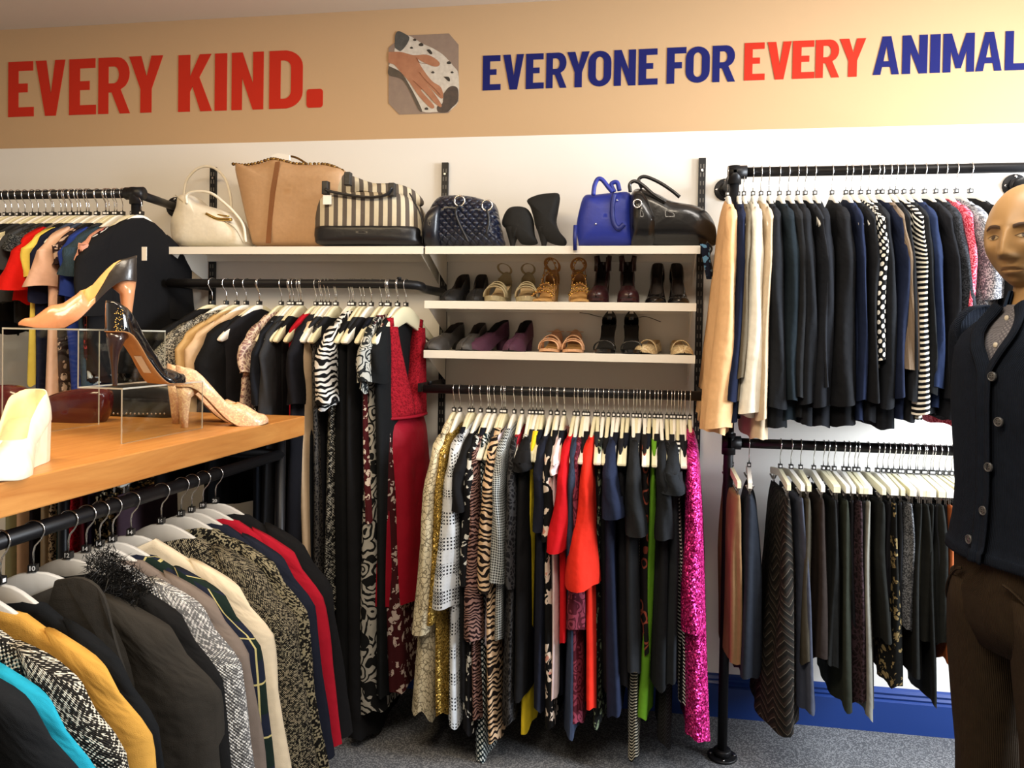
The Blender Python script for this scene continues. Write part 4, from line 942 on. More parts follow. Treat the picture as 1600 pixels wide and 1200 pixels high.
GREYC = cloth('plain', '#2d2a26')
tc = coat(-1.635, .34, 1.12, GREYC, 'large dark grey wool coat with wide pointed collar', th=.036, hth=.06, size='10', hl=hh('holding the large dark grey coat'), hw=.256, slr=.095, sl=.62, nw=.062, nd=.05, hem=.30)
L_ = 1.12
m = MB(); N = 10; front = [];
# wide collar lying over the front of the coat
out = spl([(0, -.058, -.005), (0, -.105, -.002), (0, -.145, -.035), (0, -.168, -.12), (0, -.192, -.225), (0, -.193, -.229), (0, -.188, -.230), (0, -.130, -.222), (0, -.085, -.205), (0, -.062, -.13), (0, -.050, -.06), (0, -.058, -.005)], 3)[:-1]
def cx(y, z): return -(.050+.012*math.sin(min(1, -z/.2)*PI)+.010*max(0, (-y-.1))*4)
m.poly([(cx(p.y, p.z), p.y, NK+p.z) for p in out], (.010, 0, 0)); o = m.build('collar', GREYC, tc, bevel=.003); o.location = (0, 0, L_)
m = MB(); m.box(-.036, -.030, -.02, .02, NK-.20, NK-.13); o = m.build('neck_label', TAGW, tc, smooth=False); o.location = (0, 0, L_)
FUR = cloth('fur', '#0c0b0b', '#2c2927')
tb = coat(-1.545, .12, 1.12, cloth('plain', '#131314'), 'black coat with a shaggy fur collar', th=.026, size='12', hl=hh('holding the fur collared coat'), hw=.245, col=(FUR, .022, .035, .07))
fm = FUR
m = MB(); rr = random.Random(3)
for k in range(2600):
    a = rr.uniform(-1.2, 1.2); r0 = .05+rr.uniform(0, .10); zz = NK+.01-rr.uniform(0, .07); p0 = Vector((rr.uniform(-.045, .04), -r0-.01, zz-(r0-.07)*.8))
    d = Vector((rr.uniform(-.5, .1), rr.uniform(-.9, .4), rr.uniform(-.6, .7))).normalized()*rr.uniform(.014, .030)
    s = d.cross(Vector((1, .3, .2))).normalized()*.0008; a_, b_, c_ = m.vert(p0-s), m.vert(p0+s), m.vert(p0+d); m.face((a_, b_, c_))
o = m.build('fur_pile', simple('black_fur', '#141211', .6), tb); o.location = (0, 0, 1.12); o['kind'] = 'stuff'
coat(-1.495, .22, 1.12, cloth('boucle', '#6f6f70', '#e2e2e0', s=.9), 'silver white tweed coat behind the fur collar', th=.024, size='14', hl=hh('holding the silver tweed coat'), hw=.245)
coat(-1.455, .22, 1.12, cloth('plain', '#6e635c'), 'taupe coat with a stitched yoke', th=.022, size='14', hl=hh('holding the taupe coat'), hw=.245)
coat(-1.415, .24, 1.12, cloth('tartan', '#16241f', '#b6ab74', '#1b2030'), 'dark green tartan coat with thin yellow lines', th=.024, size='14', hl=hh('holding the tartan coat'), hw=.25)
coat(-1.355, .24, 1.12, cloth('plain', '#cdbfa6'), 'pale cream coat between tartan and tweed', th=.024, hth=.03, size='14', hl=hh('holding the pale cream coat'), hw=.252, nw=.05)
coat(-1.245, .18, 1.12, cloth('boucle', '#141312', '#9d947d', s=1.4), 'large black and cream woven tweed coat', th=.048, hth=.075, size='16', hl=hh('holding the large woven tweed coat'), hw=.252, slr=.085, nw=.075, nd=.05)
coat(-1.165, .16, 1.12, cloth('tweed', '#151412', '#8f876f', s=.7), 'black coat with loose cream speckles behind the woven tweed', th=.02, size='16', hl=hh('holding the speckled black coat'), hw=.252)
coat(-1.12, .16, 1.12, cloth('plain', '#1a1e2c'), 'navy coat left of the red coat', th=.024, size='18', hl=hh('holding the navy coat'), hw=.252)
coat(-1.07, .2, 1.12, cloth('plain', '#9c1528'), 'crimson red coat near the far end', th=.022, size='18', hl=hh('holding the crimson coat'), hw=.256)
coat(-1.01, .2, 1.12, cloth('plain', '#121214'), 'long black coat at the far end', th=.04, hth=.06, size='20', hl=hh('holding the long black coat'), hw=.245)
# ------------------------------------------------------------------ shoes
def leather(c, rough=.35, coat=0.0, kind='leather', c2=None):
    k = ('L', c, rough, coat, kind, c2)
    if k in _mc: return _mc[k]
    g = G(kind); o_ = g.obj()
    if kind == 'suede': col = g.mix(g.noise(o_, 90, 4)[0], lin(c), tuple(min(1, v*1.6+.004) for v in lin(c)[:3])+(1,)); g.bump(g.noise(o_, 500, 2)[0], .2, .001)
    elif kind == 'glitter':
        v = g.voro(o_, 260); r = g.sep(v[1])[0]; col = g.mix(g.math('POWER', r, 2), lin(c), lin(c2 or '#ffffff')); g.bump(g.noise(o_, 160, 4)[0], .5, .002)
    elif kind == 'snakeskin':
        e = g.voro(o_, 150, 'DISTANCE_TO_EDGE')[0]; col = g.mix(g.math('LESS_THAN', e, .08), lin(c), lin(c2 or '#333333')); g.bump(e, .4, .001)
    elif kind == 'quilt':
        x, y, z = g.sep(o_); a = g.math('ABSOLUTE', g.math('SINE', g.math('MULTIPLY', g.math('ADD', x, z), 105))); b = g.math('ABSOLUTE', g.math('SINE', g.math('MULTIPLY', g.math('SUBTRACT', x, z), 105)))
        h = g.math('POWER', g.math('MULTIPLY', a, b), .45); g.bump(g.math('ADD', h, g.math('MULTIPLY', g.noise(o_, 60, 3)[0], .35)), 1.0, .009); col = lin(c)
    else: col = g.mix(g.noise(o_, 70, 4)[0], lin(c), tuple(min(1, v*1.25) for v in lin(c)[:3])+(1,)); g.bump(g.noise(o_, 22, 3)[0], .35, .006)
    m = g.fin(col, rough, 0, .5); g.b.inputs['Coat Weight'].default_value = coat; g.b.inputs['Coat Roughness'].default_value = .04
    _mc[k] = m; return m
TAN = leather('#c79a5e', .5); LIN = leather('#cdb48c', .6); DKL = leather('#2a2320', .6); SOLE = simple('shoe_sole', '#1a1716', .5)
WP = [(0, .0), (.008, .012), (.03, .021), (.08, .027), (.18, .029), (.38, .025), (.55, .032), (.70, .040)]
TOE = {'point': [(.80, .035), (.88, .025), (.94, .014), (.985, .005), (1, .001)], 'round': [(.82, .039), (.90, .033), (.96, .022), (.99, .011), (1, .002)], 'almond': [(.81, .037), (.89, .029), (.95, .018), (.988, .008), (1, .001)]}
def pump_parts(t, L=.245, hh=.09, toe='point', up=None, lining=None, sole=None, pf=0.0, heel='stiletto', heelm=None, opening=.60, wall=.036, back=.058, vamp=.043, two=None, wid=1.0, near=None):
    wt = WP+TOE[toe]; W_ = lambda u: interp(wt, u)*wid
    def zs(u): return pf+hh*(1-sm((u-.10)/.58))+.006*sm((u-.85)/.15)
    top = [(0, back), (.03, back*.98), (.09, back*.86), (.18, lerp(wall, back, .35)), (.33, wall), (opening-.1, wall*.95), (opening, vamp), (.75, vamp*.86)]+([(.88, .034), (.96, .024), (1, .008)] if toe == 'round' else [(.88, .026), (.96, .018), (1, .006)])
    us = [0, .006, .02, .05, .1, .15, .2, .26, .32, .38, .44, .49, .53, opening-.045, opening-.02, opening, .64, .69, .74, .79, .84, .88, .92, .95, .975, .99, 1]
    us = sorted(set(us)); rings = []
    for u in us:
        w = W_(u); z0 = zs(u); cl = sm((u-(opening-.07))/.07); pm = math.radians(lerp(48, 90, cl)); T = interp(top, u); ht = T/math.sin(pm)**.9
        def side(T_):
            ht = T_/math.sin(pm)**.9; right = []
            for k in range(8):
                ph = pm*(1-k/7); right.append((w*math.cos(ph)**.75 if ph < PI/2-1e-6 else 0, z0+ht*math.sin(ph)**.9))
            ty, tz = right[0]; th = .0022
            return [(0, z0+.003), (max(0, w-.004), z0+.004), (max(0, ty-th), max(z0+.004, tz-.001))]+right+[(w*.985, z0-.002)]
        dip = 1-(near or 0)*math.exp(-((u-.40)/.13)**2)*(1-cl)
        half, half2 = side(T*dip), side(T)
        ring = [(u*L, y, z) for y, z in half]+[(u*L, 0, z0-.003)]+[(u*L, -y, z) for y, z in half2[::-1][:-1]]
        rings.append(ring)
    n = len(rings[0])
    def mc(i, j):
        if j <= 1 or j >= n-3: return 1
        if 10 <= j <= n-11: return 2
        if two and us[min(i, len(us)-1)]+.0 < two[0]-.12*abs((j-10)/1)*0: return 3
        return 0
    m = MB(); m.loft(rings, True, False, False, micol=mc)
    mats = [up, lining or LIN, sole or SOLE]+([two[1]] if two else [])
    m.build('upper', mats, t, sub=0)
    if pf:
        m = MB(); R = []
        for zz in (pf-.001, 0.001):
            R.append([(u*L+(.0 if s > 0 else 0), s*W_(u)*1.0, zz+zs(u)-pf-hh*(1-sm((u-.10)/.58))) for s, seq in ((1, [.5, .6, .7, .8, .88, .94, .985]), (-1, [.985, .94, .88, .8, .7, .6, .5])) for u in seq])
        m.loft(R, True, True, True); m.build('platform', sole or up, t, smooth=False)
    hm = heelm or up
    m = MB(); H = hh+pf
    def ell(cx, rx, ry, z, f=.7): return [(cx+rx*math.cos(a)*(1 if math.cos(a) < 0 else f), ry*math.sin(a), (z if not callable(z) else z(cx+rx*math.cos(a)))) for a in [2*PI*k/16 for k in range(16)]]
    zt = lambda x: zs(max(0, x)/L)-.002
    if heel == 'stiletto':
        m.loft([ell(.027, .026, .024, zt, 1.0), ell(.024, .023, .021, H*.82), ell(.019, .014, .013, H*.62), ell(.019, .009, .008, H*.35), ell(.021, .0065, .006, .004), ell(.021, .0065, .006, 0)], True, True, True)
    elif heel == 'block':
        m.loft([ell(.032, .031, .027, zt, 1.1), ell(.030, .026, .024, H*.6), ell(.030, .022, .021, 0)], True, True, True)
    elif heel == 'cone':
        m.loft([ell(.030, .029, .026, zt, 1.1), ell(.026, .021, .020, H*.72), ell(.025, .014, .013, H*.3), ell(.026, .011, .011, 0)], True, True, True)
    elif heel == 'wedge':
        R = []
        for u in [.01, .04, .1, .2, .3, .4, .5, .6, .68]:
            w = W_(u)*.97; R.append([(u*L, w, max(.003, zs(u)-.002)), (u*L, w*.95, 0), (u*L, -w*.95, 0), (u*L, -w, max(.003, zs(u)-.002))])
        m.loft(R, True, True, True)
    if heel: m.build('heel', hm, t, smooth=heel != 'wedge')
    return zs, W_
def shoe(name, label, loc, rz, group=None, cat='shoe', extra=None, **kw):
    t = thing(name, label, cat, loc, rz, group); zs, W_ = pump_parts(t, **kw)
    if extra: extra(t, zs, W_, kw.get('L', .245))
    return t
def strap(t, L, zs, W_, u0, u1, h, bw, mat, name='strap', n=12, lift=.004):
    """band from the right sole edge at u0 over the foot to the left edge at u1"""
    m = MB(); P = []
    for k in range(n+1):
        a = PI*k/n; u = lerp(u0, u1, k/n); P.append((u*L, math.cos(a)*(W_(u)+.001), zs(u)+math.sin(a)**.8*h))
    m.tube(P, bw/2, 8, flat=.22, up=(0, .3, 1)); return m.build(name, mat, t)
def sandal(name, label, loc, rz, group, sole, foot, straps, smat, L=.245, hh=.08, heel='stiletto', pf=.012, back=True, toe='round', ankle=None, cat='shoe', jewels=None, heelm=None):
    t = thing(name, label, cat, loc, rz, group); wt = WP+TOE[toe]; W_ = lambda u: interp(wt, u)
    zs = lambda u: pf+hh*(1-sm((u-.10)/.58))+.004*sm((u-.85)/.15)
    m = MB(); R = []
    for u in [.001, .01, .04, .1, .2, .3, .4, .5, .6, .7, .8, .88, .94, .98, .999]:
        w = max(.003, W_(u)); z = zs(u); d = .006 if u < .5 else lerp(.006, pf, sm((u-.5)/.15))
        R.append([(u*L, w, z), (u*L, w*.5, z-.001), (u*L, -w*.5, z-.001), (u*L, -w, z), (u*L, -w*.97, z-d), (u*L, w*.97, z-d)])
    m.loft(R, True, True, True, micol=lambda i, j: 1 if j < 3 else 0); m.build('sole', [sole, foot], t, smooth=False)
    H = hh+pf; hm = heelm or sole
    def ell(cx, rx, ry, z): return [(cx+rx*math.cos(a), ry*math.sin(a), z(cx+rx*math.cos(a)) if callable(z) else z) for a in [2*PI*k/14 for k in range(14)]]
    zt = lambda x: zs(max(0, x)/L)-.004
    m = MB()
    if heel == 'stiletto': m.loft([ell(.027, .025, .023, zt), ell(.02, .014, .013, H*.65), ell(.02, .007, .007, .0)], True, True, True)
    elif heel == 'block': m.loft([ell(.03, .027, .025, zt), ell(.03, .023, .021, 0)], True, True, True)
    elif heel == 'wedge':
        R = []
        for u in [.01, .05, .12, .2, .3, .4, .5, .6, .68]:
            w = W_(u)*.96; R.append([(u*L, w, max(.003, zs(u)-.003)), (u*L, w*.95, 0), (u*L, -w*.95, 0), (u*L, -w, max(.003, zs(u)-.003))])
        m.loft(R, True, True, True)
    if heel: m.build('heel', hm, t, smooth=heel != 'wedge')
    for s in straps: strap(t, L, zs, W_, *s, smat)
    if back:
        m = MB(); R = []
        for zz, o_ in ((0, 0), (.03, .001), (.055, -.001)):
            R.append([(.03-math.cos(a)*(.03+o_), math.sin(a)*(.027+o_), zs(0)+zz*(1-.5*abs(math.sin(a))**2)) for a in [lerp(-1.75, 1.75, k/14) for k in range(15)]])
        m.loft(R, False); o = m.build('heel_counter', smat, t); so = o.modifiers.new('s', 'SOLIDIFY'); so.thickness = .002
    if ankle:
        h, r, bw = ankle; m = MB()
        m.tube([(.038+.038*math.cos(a), r*math.sin(a)*.95, zs(0)+.045+(h-.045)*(.5+.5*math.cos(a))) for a in [2*PI*k/24 for k in range(25)]], bw/2, 8, flat=.25, caps=False); m.build('ankle_strap', smat, t)
    if jewels:
        m = MB(); rr = random.Random(len(label))
        for s in straps:
            for k in range(1, 10):
                a = PI*k/10; u = lerp(s[0], s[1], k/10); c = (u*L+rr.uniform(-.006, .006), math.cos(a)*W_(u), zs(u)+math.sin(a)**.8*s[2]+.003); m.disc(c, (.5, 0, 1), rr.uniform(.003, .006), .005, 8)
        m.build('jewels', jewels, t)
    return t
SG = 'shoes on the wall shelves'
def shelf_pair(px0, px1, Z, fn, Yh=-.03, toe=0.0):
    """two shoes standing toe forward; px are the pixel columns of their fronts"""
    for k, px in enumerate((px0, px1)):
        Y = -.235; x = at(px, 470, Y).x
        fn(k, (x+math.sin(toe)*.0, Y+.245 if False else -.012-Yh*0, Z), -PI/2+toe*(1 if k else -1))
LR = ('left', 'right')
S2_, S3_ = Z2+.0008, Z3+.0008
def pairs():
    P = []
    def place(px, z, rz, yh=-.02): return (at(px, 470, -.2).x, yh, z)
    BKS = leather('#0e0e10', .6, 0, 'suede'); PAT = leather('#0c0c0e', .12, .8)
    for k, px in enumerate((709, 737)):
        shoe('court_shoe', 'black suede low shoe, the %s one at the left end of the shoe shelf' % LR[k], place(px, S2_, 0), -PI/2+(-.1, .08)[k], SG, L=.225, hh=.06, toe='almond', up=BKS, lining=DKL, heel='block', opening=.62, vamp=.05)
    OL = leather('#8b8063', .5, 0, 'suede')
    for k, px in enumerate((777, 813)):
        sandal('sandal', 'olive beige wedge sandal with pleated band, %s of its pair' % LR[k], place(px, S2_, 0), -PI/2+(-.05, .12)[k], SG, OL, LIN, [(.80, .80, .040, .03), (.70, .70, .05, .035), (.60, .62, .058, .03)], leather('#9c9072', .45), hh=.055, heel='wedge', L=.23, pf=.018, ankle=(.080, .026, .009))
    GJ = leather('#b08a55', .35)
    for k, px in enumerate((856, 895)):
        sandal('gladiator_sandal', 'tan sandal studded with gold jewels, %s of its pair' % LR[k], place(px, S2_, 0), -PI/2+(-.1, .15)[k], SG, GJ, TAN, [(.82, .82, .03, .014), (.72, .72, .045, .016), (.60, .60, .06, .016), (.45, .45, .08, .014), (.3, .3, .105, .014)], leather('#a57b4c', .4), hh=.075, heel='block', L=.235, pf=.008, ankle=(.092, .028, .012), jewels=GOLDM)
    BG = leather('#2d1216', .3, .2)
    for k, px in enumerate((938, 977)):
        def sh(t, zs, W_, L):
            m = MB(); R = []
            for zz, r in ((.03, .031), (.06, .030), (.085, .032)): R.append([(.036+r*1.15*math.cos(a), r*math.sin(a), zs(0)+zz-.008*math.cos(a)) for a in [lerp(.5, 2*PI-.5, q/20) for q in range(21)]])
            m.loft(R, False); o = m.build('ankle_cuff', BG, t); so = o.modifiers.new('s', 'SOLIDIFY'); so.thickness = .002
        shoe('ankle_shoe', 'dark burgundy high shoe with an open ankle cuff, %s of its pair' % LR[k], place(px, S2_, 0), -PI/2+(-.06, .06)[k], SG, L=.225, hh=.085, pf=.015, toe='round', up=BG, lining=DKL, heel='block', opening=.62, vamp=.05, extra=sh)
    for k, px in enumerate((1028, 1058)):
        shoe('high_heel', 'black patent pointed high heel with gold lining mark, %s of its pair' % LR[k], place(px, S2_, 0), -PI/2+(-.05, .04)[k], SG, L=.215, hh=.105, toe='almond', up=PAT, lining=DKL, opening=.66, vamp=.034, wall=.042)
    LG = leather('#3e3c3c', .5)
    for k, px in enumerate((703, 738)):
        def bar(t, zs, W_, L, LG=LG):
            strap(t, L, zs, W_, .60, .60, .048, .02, LG, 'saddle_strap'); m = MB(); m.tube([(.6*L+.004, y, zs(.6)+.051-abs(y)*.4) for y in (-.012, -.004, .004, .012)], .0022, 6); m.build('metal_bar', CHROME, t)
        shoe('loafer', 'grey leather loafer with a metal bar, %s of its pair' % LR[k], place(px, S3_, 0), -PI/2+(-.3, -.1)[k], SG, L=.235, hh=.05, toe='round', up=LG, lining=DKL, heel='block', opening=.52, vamp=.055, wall=.045, extra=bar)
    PU = leather('#3f1c34', .75, 0, 'suede')
    for k, px in enumerate((778, 815)):
        shoe('slip_on_shoe', 'plum suede slip-on shoe with black lining, %s of its pair' % LR[k], place(px, S3_, 0), -PI/2+(-.45, -.15)[k], SG, L=.235, hh=.055, toe='round', up=PU, lining=simple('black_lining', '#0d0c0d', .8), heel='block', opening=.50, vamp=.056, wall=.05, back=.065)
    ND = leather('#c99c78', .4)
    for k, px in enumerate((862, 893)):
        def knot(t, L=.2): pass
        o = sandal('strappy_sandal', 'pale pink flat sandal with crossed bands, %s of its pair' % LR[k], place(px, S3_, 0), -PI/2+(-.04, .04)[k], SG, ND, TAN, [(.86, .78, .034, .02), (.76, .84, .040, .02), (.68, .56, .052, .018), (.54, .66, .052, .018)], leather('#d2a683', .35, .2), hh=.022, heel='block', L=.215, pf=.01, ankle=(.045, .03, .012))
    for k, px in enumerate((950, 985)):
        o = sandal('ankle_strap_heel', 'black barely-there high heel with loose ankle strap, %s of its pair' % LR[k], place(px, S3_, 0), -PI/2+(-.05, .05)[k], SG, PAT, simple('black_lining', '#0d0c0d', .8), [(.84, .78, .034, .024)], PAT, hh=.095, L=.225, pf=.012)
        s = (-1, 1)[k]; m = MB()
        m.tube(spl([(.03, s*.03, .135), (.06, s*.05, .138), (.09, s*.075, .130 if k else .145), (.10, s*.105, .118 if k else .148)], 5), .006, 6, flat=.2); m.build('loose_strap', PAT, o)
    CHP = leather('#b79c74', .35, .2, 'glitter', '#e8d9b0')
    for k, px in enumerate((1027, 1061)):
        def band(t, zs, W_, L): strap(t, L, zs, W_, .58, .58, .05, .024, CHP, 'bow_band')
        shoe('ballet_flat', 'champagne shimmer flat shoe, %s of its pair at the right end' % LR[k], place(px, S3_, 0), -PI/2+(-.25, .1)[k], SG, L=.21, hh=.01, toe='round', up=CHP, lining=LIN, heel='block', opening=.58, vamp=.036, wall=.028, back=.042, extra=band)
pairs()

# ------------------------------------------------------------------ bags (puffed outlines)
def pillow(outl, Yc, depth, base, p=3.2, n_r=7, smooth=4, sharp=False, back=None):
    P = [at(x, y, Yc-depth*.6) for x, y in outl]; P = [Vector((q.x, 0, q.z)) for q in P]
    P = spl(P+[P[0]], smooth)[:-1] if not sharp else P
    b = Vector(base); c = sum(P, Vector())/len(P); m = MB(); R = []
    ks = [0, .12, .3, .5, .68, .82, .92, .975, 1.0]
    def ring(s, sg, d): return [(c.x+(q.x-c.x)*s-b.x, (Yc+sg*d*(1-s**p)**(1/p) if s < 1 else Yc)-b.y, c.z+(q.z-c.z)*s-b.z) for q in P]
    rings = [ring(s, -1, depth) for s in ks]+[ring(s, 1, back or depth) for s in ks[::-1][1:]]
    m.loft(rings, True, True, True)
    # texture coordinates in metres, seen from the front
    for fi, f in enumerate(m.f): m.uv[fi] = [(m.v[i][0]+(m.v[i][1]*.5), m.v[i][2]) for i in f]
    return m
def wp(pts, Y, base): return [at(x, y, Y)-Vector(base) for x, y in pts]
ZS = Z1+.0008
def bag(name, label, px, Y, group='handbags on the top shelves'):
    x = at(px, 383, Y).x; return thing(name, label, 'bag', (x, Y, ZS), 0, group)
# 1 white handbag
WL = leather('#dcd6c6', .42)
t = bag('handbag', 'soft white leather handbag with two thin looped handles', 325, -.14); B = t.location
pillow([(266, 383), (263, 350), (272, 322), (276, 304), (292, 303), (303, 315), (330, 323), (356, 332), (372, 350), (382, 383), (330, 383.5)], -.14, .075, B).build('body', WL, t)
m = MB(); m.tube(spl(wp([(289, 322), (288, 300), (294, 278), (312, 262), (334, 262), (352, 280), (360, 306), (362, 335)], -.10, B)), .0055, 8); m.build('handle', WL, t)
m = MB(); m.tube(spl(wp([(292, 318), (292, 304), (308, 299), (330, 302), (348, 315), (366, 332), (380, 352), (384, 378)], -.215, B)), .0055, 8); m.build('handle', WL, t)
m = MB(); m.tube(spl(wp([(322, 334), (340, 342), (362, 343)], -.212, B)), .006, 6); m.tube(spl(wp([(318, 330), (338, 335), (358, 338)], -.205, B)), .003, 6); m.build('flap_trim', GOLDM, t)
m = MB(); m.tube(spl(wp([(274, 305), (300, 326), (340, 340), (366, 356), (380, 380)], -.208, B)), .002, 6); m.build('seam', simple('seam_beige', '#b8b09c', .6), t)  # seam drawn in a darker beige
# 2 tan tote
TL = leather('#ad8a66', .5); BR = simple('brown_trim', '#7a4a22', .5)
t = bag('tote_bag', 'tall tan leather tote with chain-trimmed top edge and centre stripe', 450, -.15); B = t.location
topl = [(366, 257), (385, 258.5), (405, 255), (425, 249), (440, 251), (460, 256), (480, 257), (505, 257), (520, 260), (536, 267)]
pillow([(394, 383), (384, 345), (374, 300)]+topl+[(534, 300), (530, 345), (522, 383), (470, 383.3), (430, 383.3)], -.15, .06, B, p=5).build('body', TL, t)
m = MB(); m.poly([p for p in wp([(430, 253), (437, 252), (429, 300), (424, 345), (422, 380), (415, 380), (418, 345), (422, 300)], -.216, B)], (0, .006, 0)); m.build('centre_stripe', BR, t, smooth=False)
m = MB(); pp = spl(wp(topl, -.163, B), 4)
for k, q in enumerate(pp):
    m.disc(q+Vector((0, -.004, 0)), (0, -1, 0), .0065, .006, 10, k % 2)
m.build('chain_trim', [simple('dark_gold', '#6b4d22', .35, .8), simple('pale_gold', '#a98a55', .3, .8)], t)
m = MB(); m.tube(spl(wp([(440, 252), (444, 244), (462, 246), (478, 255)], -.10, B)), .007, 6, flat=.6); m.build('handle', simple('dark_gold', '#6b4d22', .35, .8), t)
m = MB(); m.poly(wp([(428, 250), (424, 243), (434, 239), (452, 242), (452, 250)], -.13, B), (0, .01, 0)); m.build('tissue_stuffing', TAGW, t, smooth=False)
# 3 striped holdall
ST = cloth('vstripe', '#cdc3ab', '#5f5750', s=.475); BLK = leather('#17171a', .4)
t = bag('weekend_bag', 'large cream and brown striped bag with black leather base', 572, -.155); B = t.location
pillow([(492, 372), (488, 350), (492, 322), (500, 306), (520, 299), (560, 298), (600, 299), (630, 303), (648, 318), (658, 345), (656, 372), (600, 376), (540, 376)], -.155, .105, B, p=3.5).build('striped_body', ST, t)
pillow([(490, 356), (500, 352.5), (540, 351.5), (600, 351.5), (645, 353), (657, 357), (657, 370), (648, 383), (570, 383.5), (500, 383), (490, 372)], -.155, .110, B, p=4.5).build('leather_base', BLK, t)
pillow([(490, 305), (498, 284), (520, 270), (545, 272), (580, 284), (615, 285), (640, 293), (656, 308), (658, 318), (645, 320), (620, 306), (575, 303), (530, 300), (505, 310), (494, 318)], -.15, .05, B, p=2.4).build('gathered_top', ST, t)
m = MB(); m.tube(spl(wp([(509, 296), (516, 299), (530, 302), (560, 307), (585, 308), (604, 304), (613, 293)], -.268, B)), .011, 8, flat=.5); m.build('handle', BLK, t)
for a in ((508, 292), (612, 295), (543, 278)):
    m = MB(); q = wp([a], -.262, B)[0]; m.box(q.x-.012, q.x+.012, q.y-.006, q.y+.02, q.z-.028, q.z+.022); m.build('handle_tab', BLK, t, smooth=False, bevel=.003)
m = MB(); q = wp([(512, 311)], -.266, B)[0]; m.box(q.x-.018, q.x+.014, q.y-.001, q.y+.001, q.z-.02, q.z+.014); m.build('price_tag', TAGW, t, smooth=False)
m = MB(); m.tube(spl(wp([(640, 302), (650, 320), (660, 345), (660, 380)], -.20, B)), .003, 6); m.build('cord', BLK, t)
# 4 navy quilted bag
QN = leather('#161d33', .32, .15, 'quilt'); NVL = leather('#10131d', .35, .1)
t = bag('handbag', 'navy quilted leather handbag with two silver rings', 720, -.15); B = t.location
pillow([(664, 383), (660, 360), (666, 330), (680, 308), (700, 303), (730, 304), (755, 310), (770, 316), (776, 340), (781, 365), (780, 383), (720, 383.5)], -.15, .085, B, p=3.0).build('body', QN, t)
pillow([(662, 383), (659, 355), (668, 328), (688, 318), (690, 340), (684, 383)], -.17, .085, B, p=3).build('side_panel', NVL, t)
for a in ((718, 314), (761, 321)):
    m = MB(); q = wp([a], -.240, B)[0]; m.tube([(q.x+.019*math.cos(u), q.y, q.z+.019*math.sin(u)) for u in [2*PI*k/20 for k in range(21)]], .0035, 8, caps=False); m.build('ring', CHROME, t)
m = MB(); m.tube(spl(wp([(718, 320), (712, 332), (718, 350), (726, 366), (732, 378)], -.243, B)), .006, 6); m.tube(spl(wp([(761, 327), (764, 345), (760, 368)], -.240, B)), .006, 6); m.build('strap', NVL, t)
# 5,6 boots
def boot(label, pxa, foot_dx, top, out, shaft):
    t = thing('ankle_boot', label, 'boot', (at(pxa, 383, -.14).x, -.14, ZS), 0, 'pair of black ankle boots'); B = t.location
    BS = leather('#070707', .85, 0, 'suede')
    pillow(out, -.14, .042, B, p=2.6).build('boot_body', BS, t)
    m = MB(); hx = wp([shaft], -.15, B)[0]; m.loft([[(hx.x+r*math.cos(a), hx.y+r*math.sin(a), z) for a in [2*PI*k/12 for k in range(12)]] for z, r in ((0, .008), (.02, .010), (.06, .022), (.085, .03))], True, True, True); m.build('heel', BS, t)
    return t
boot('left black suede ankle boot, leaning and slightly shorter', 812, 0, (808, 323), [(800, 376), (793, 360), (783, 350), (786, 335), (795, 323), (812, 321), (824, 326), (832, 342), (834, 365), (838, 380), (815, 381), (806, 372)], (801, 380))
boot('right black suede ankle boot with a tall flared shaft', 850, 0, (848, 301), [(846, 372), (836, 355), (832, 338), (827, 322), (822, 311), (838, 303), (858, 300), (873, 302), (871, 325), (868, 345), (874, 362), (884, 374), (881, 383), (862, 380)], (850, 380))
# 7 blue bag
BL_ = leather('#1b2c8e', .5); BLD = leather('#15236f', .5)
t = bag('handbag', 'royal blue slouchy handbag with flat loop straps', 945, -.15); B = t.location
pillow([(903, 383), (899, 355), (904, 325), (912, 304), (930, 302), (960, 299), (985, 300), (990, 330), (992, 360), (990, 383), (945, 383.5)], -.15, .07, B, p=3.0).build('body', BL_, t)
m = MB(); m.tube(spl(wp([(927, 305), (929, 290), (934, 280), (941, 281), (950, 292), (957, 300)], -.215, B)), .008, 8); m.build('handle', BL_, t)
m = MB(); m.tube(spl(wp([(960, 303), (957, 320), (958, 345), (966, 357), (975, 350)], -.222, B)), .009, 8); m.build('handle', BLD, t)
m = MB(); m.tube(spl(wp([(960, 300), (955, 288), (964, 285), (968, 298)], -.19, B)), .008, 8); m.build('handle', BL_, t)
m = MB(); m.tube(wp([(899, 352), (898, 370), (898.5, 391)], -.281, B), .007, 6); m.build('hanging_strap', BLD, t)
m = MB()
for a in ((958, 313), (964, 313), (931, 350)): m.disc(wp([a], -.221, B)[0], (0, -1, 0), .0035, .003, 8)
m.build('stud', CHROME, t)
# 8 black patent bag
PB = leather('#0b0b0d', .28, .35)
t = bag('handbag', 'shiny black patent handbag leaning at the right end', 1055, -.15); B = t.location
pillow([(994, 383), (986, 360), (984, 325), (986, 300), (994, 292), (1010, 294), (1030, 302), (1050, 312), (1090, 320), (1110, 333), (1120, 352), (1121, 372), (1112, 383), (1050, 383.5)], -.15, .085, B, p=2.8).build('body', PB, t)
pillow([(986, 383), (983, 350), (984, 310), (990, 295), (1006, 298), (1020, 320), (1030, 350), (1020, 383)], -.175, .075, B, p=2.5).build('side_gusset', PB, t)
m = MB(); m.tube(spl(wp([(985, 300), (984, 288), (992, 283), (1005, 290), (1020, 303), (1040, 316)], -.235, B)), .0065, 8); m.build('handle', PB, t)
m = MB(); m.tube(spl(wp([(1003, 294), (998, 281), (1008, 276), (1030, 285), (1050, 298), (1062, 308)], -.19, B)), .0065, 8); m.build('handle', PB, t)
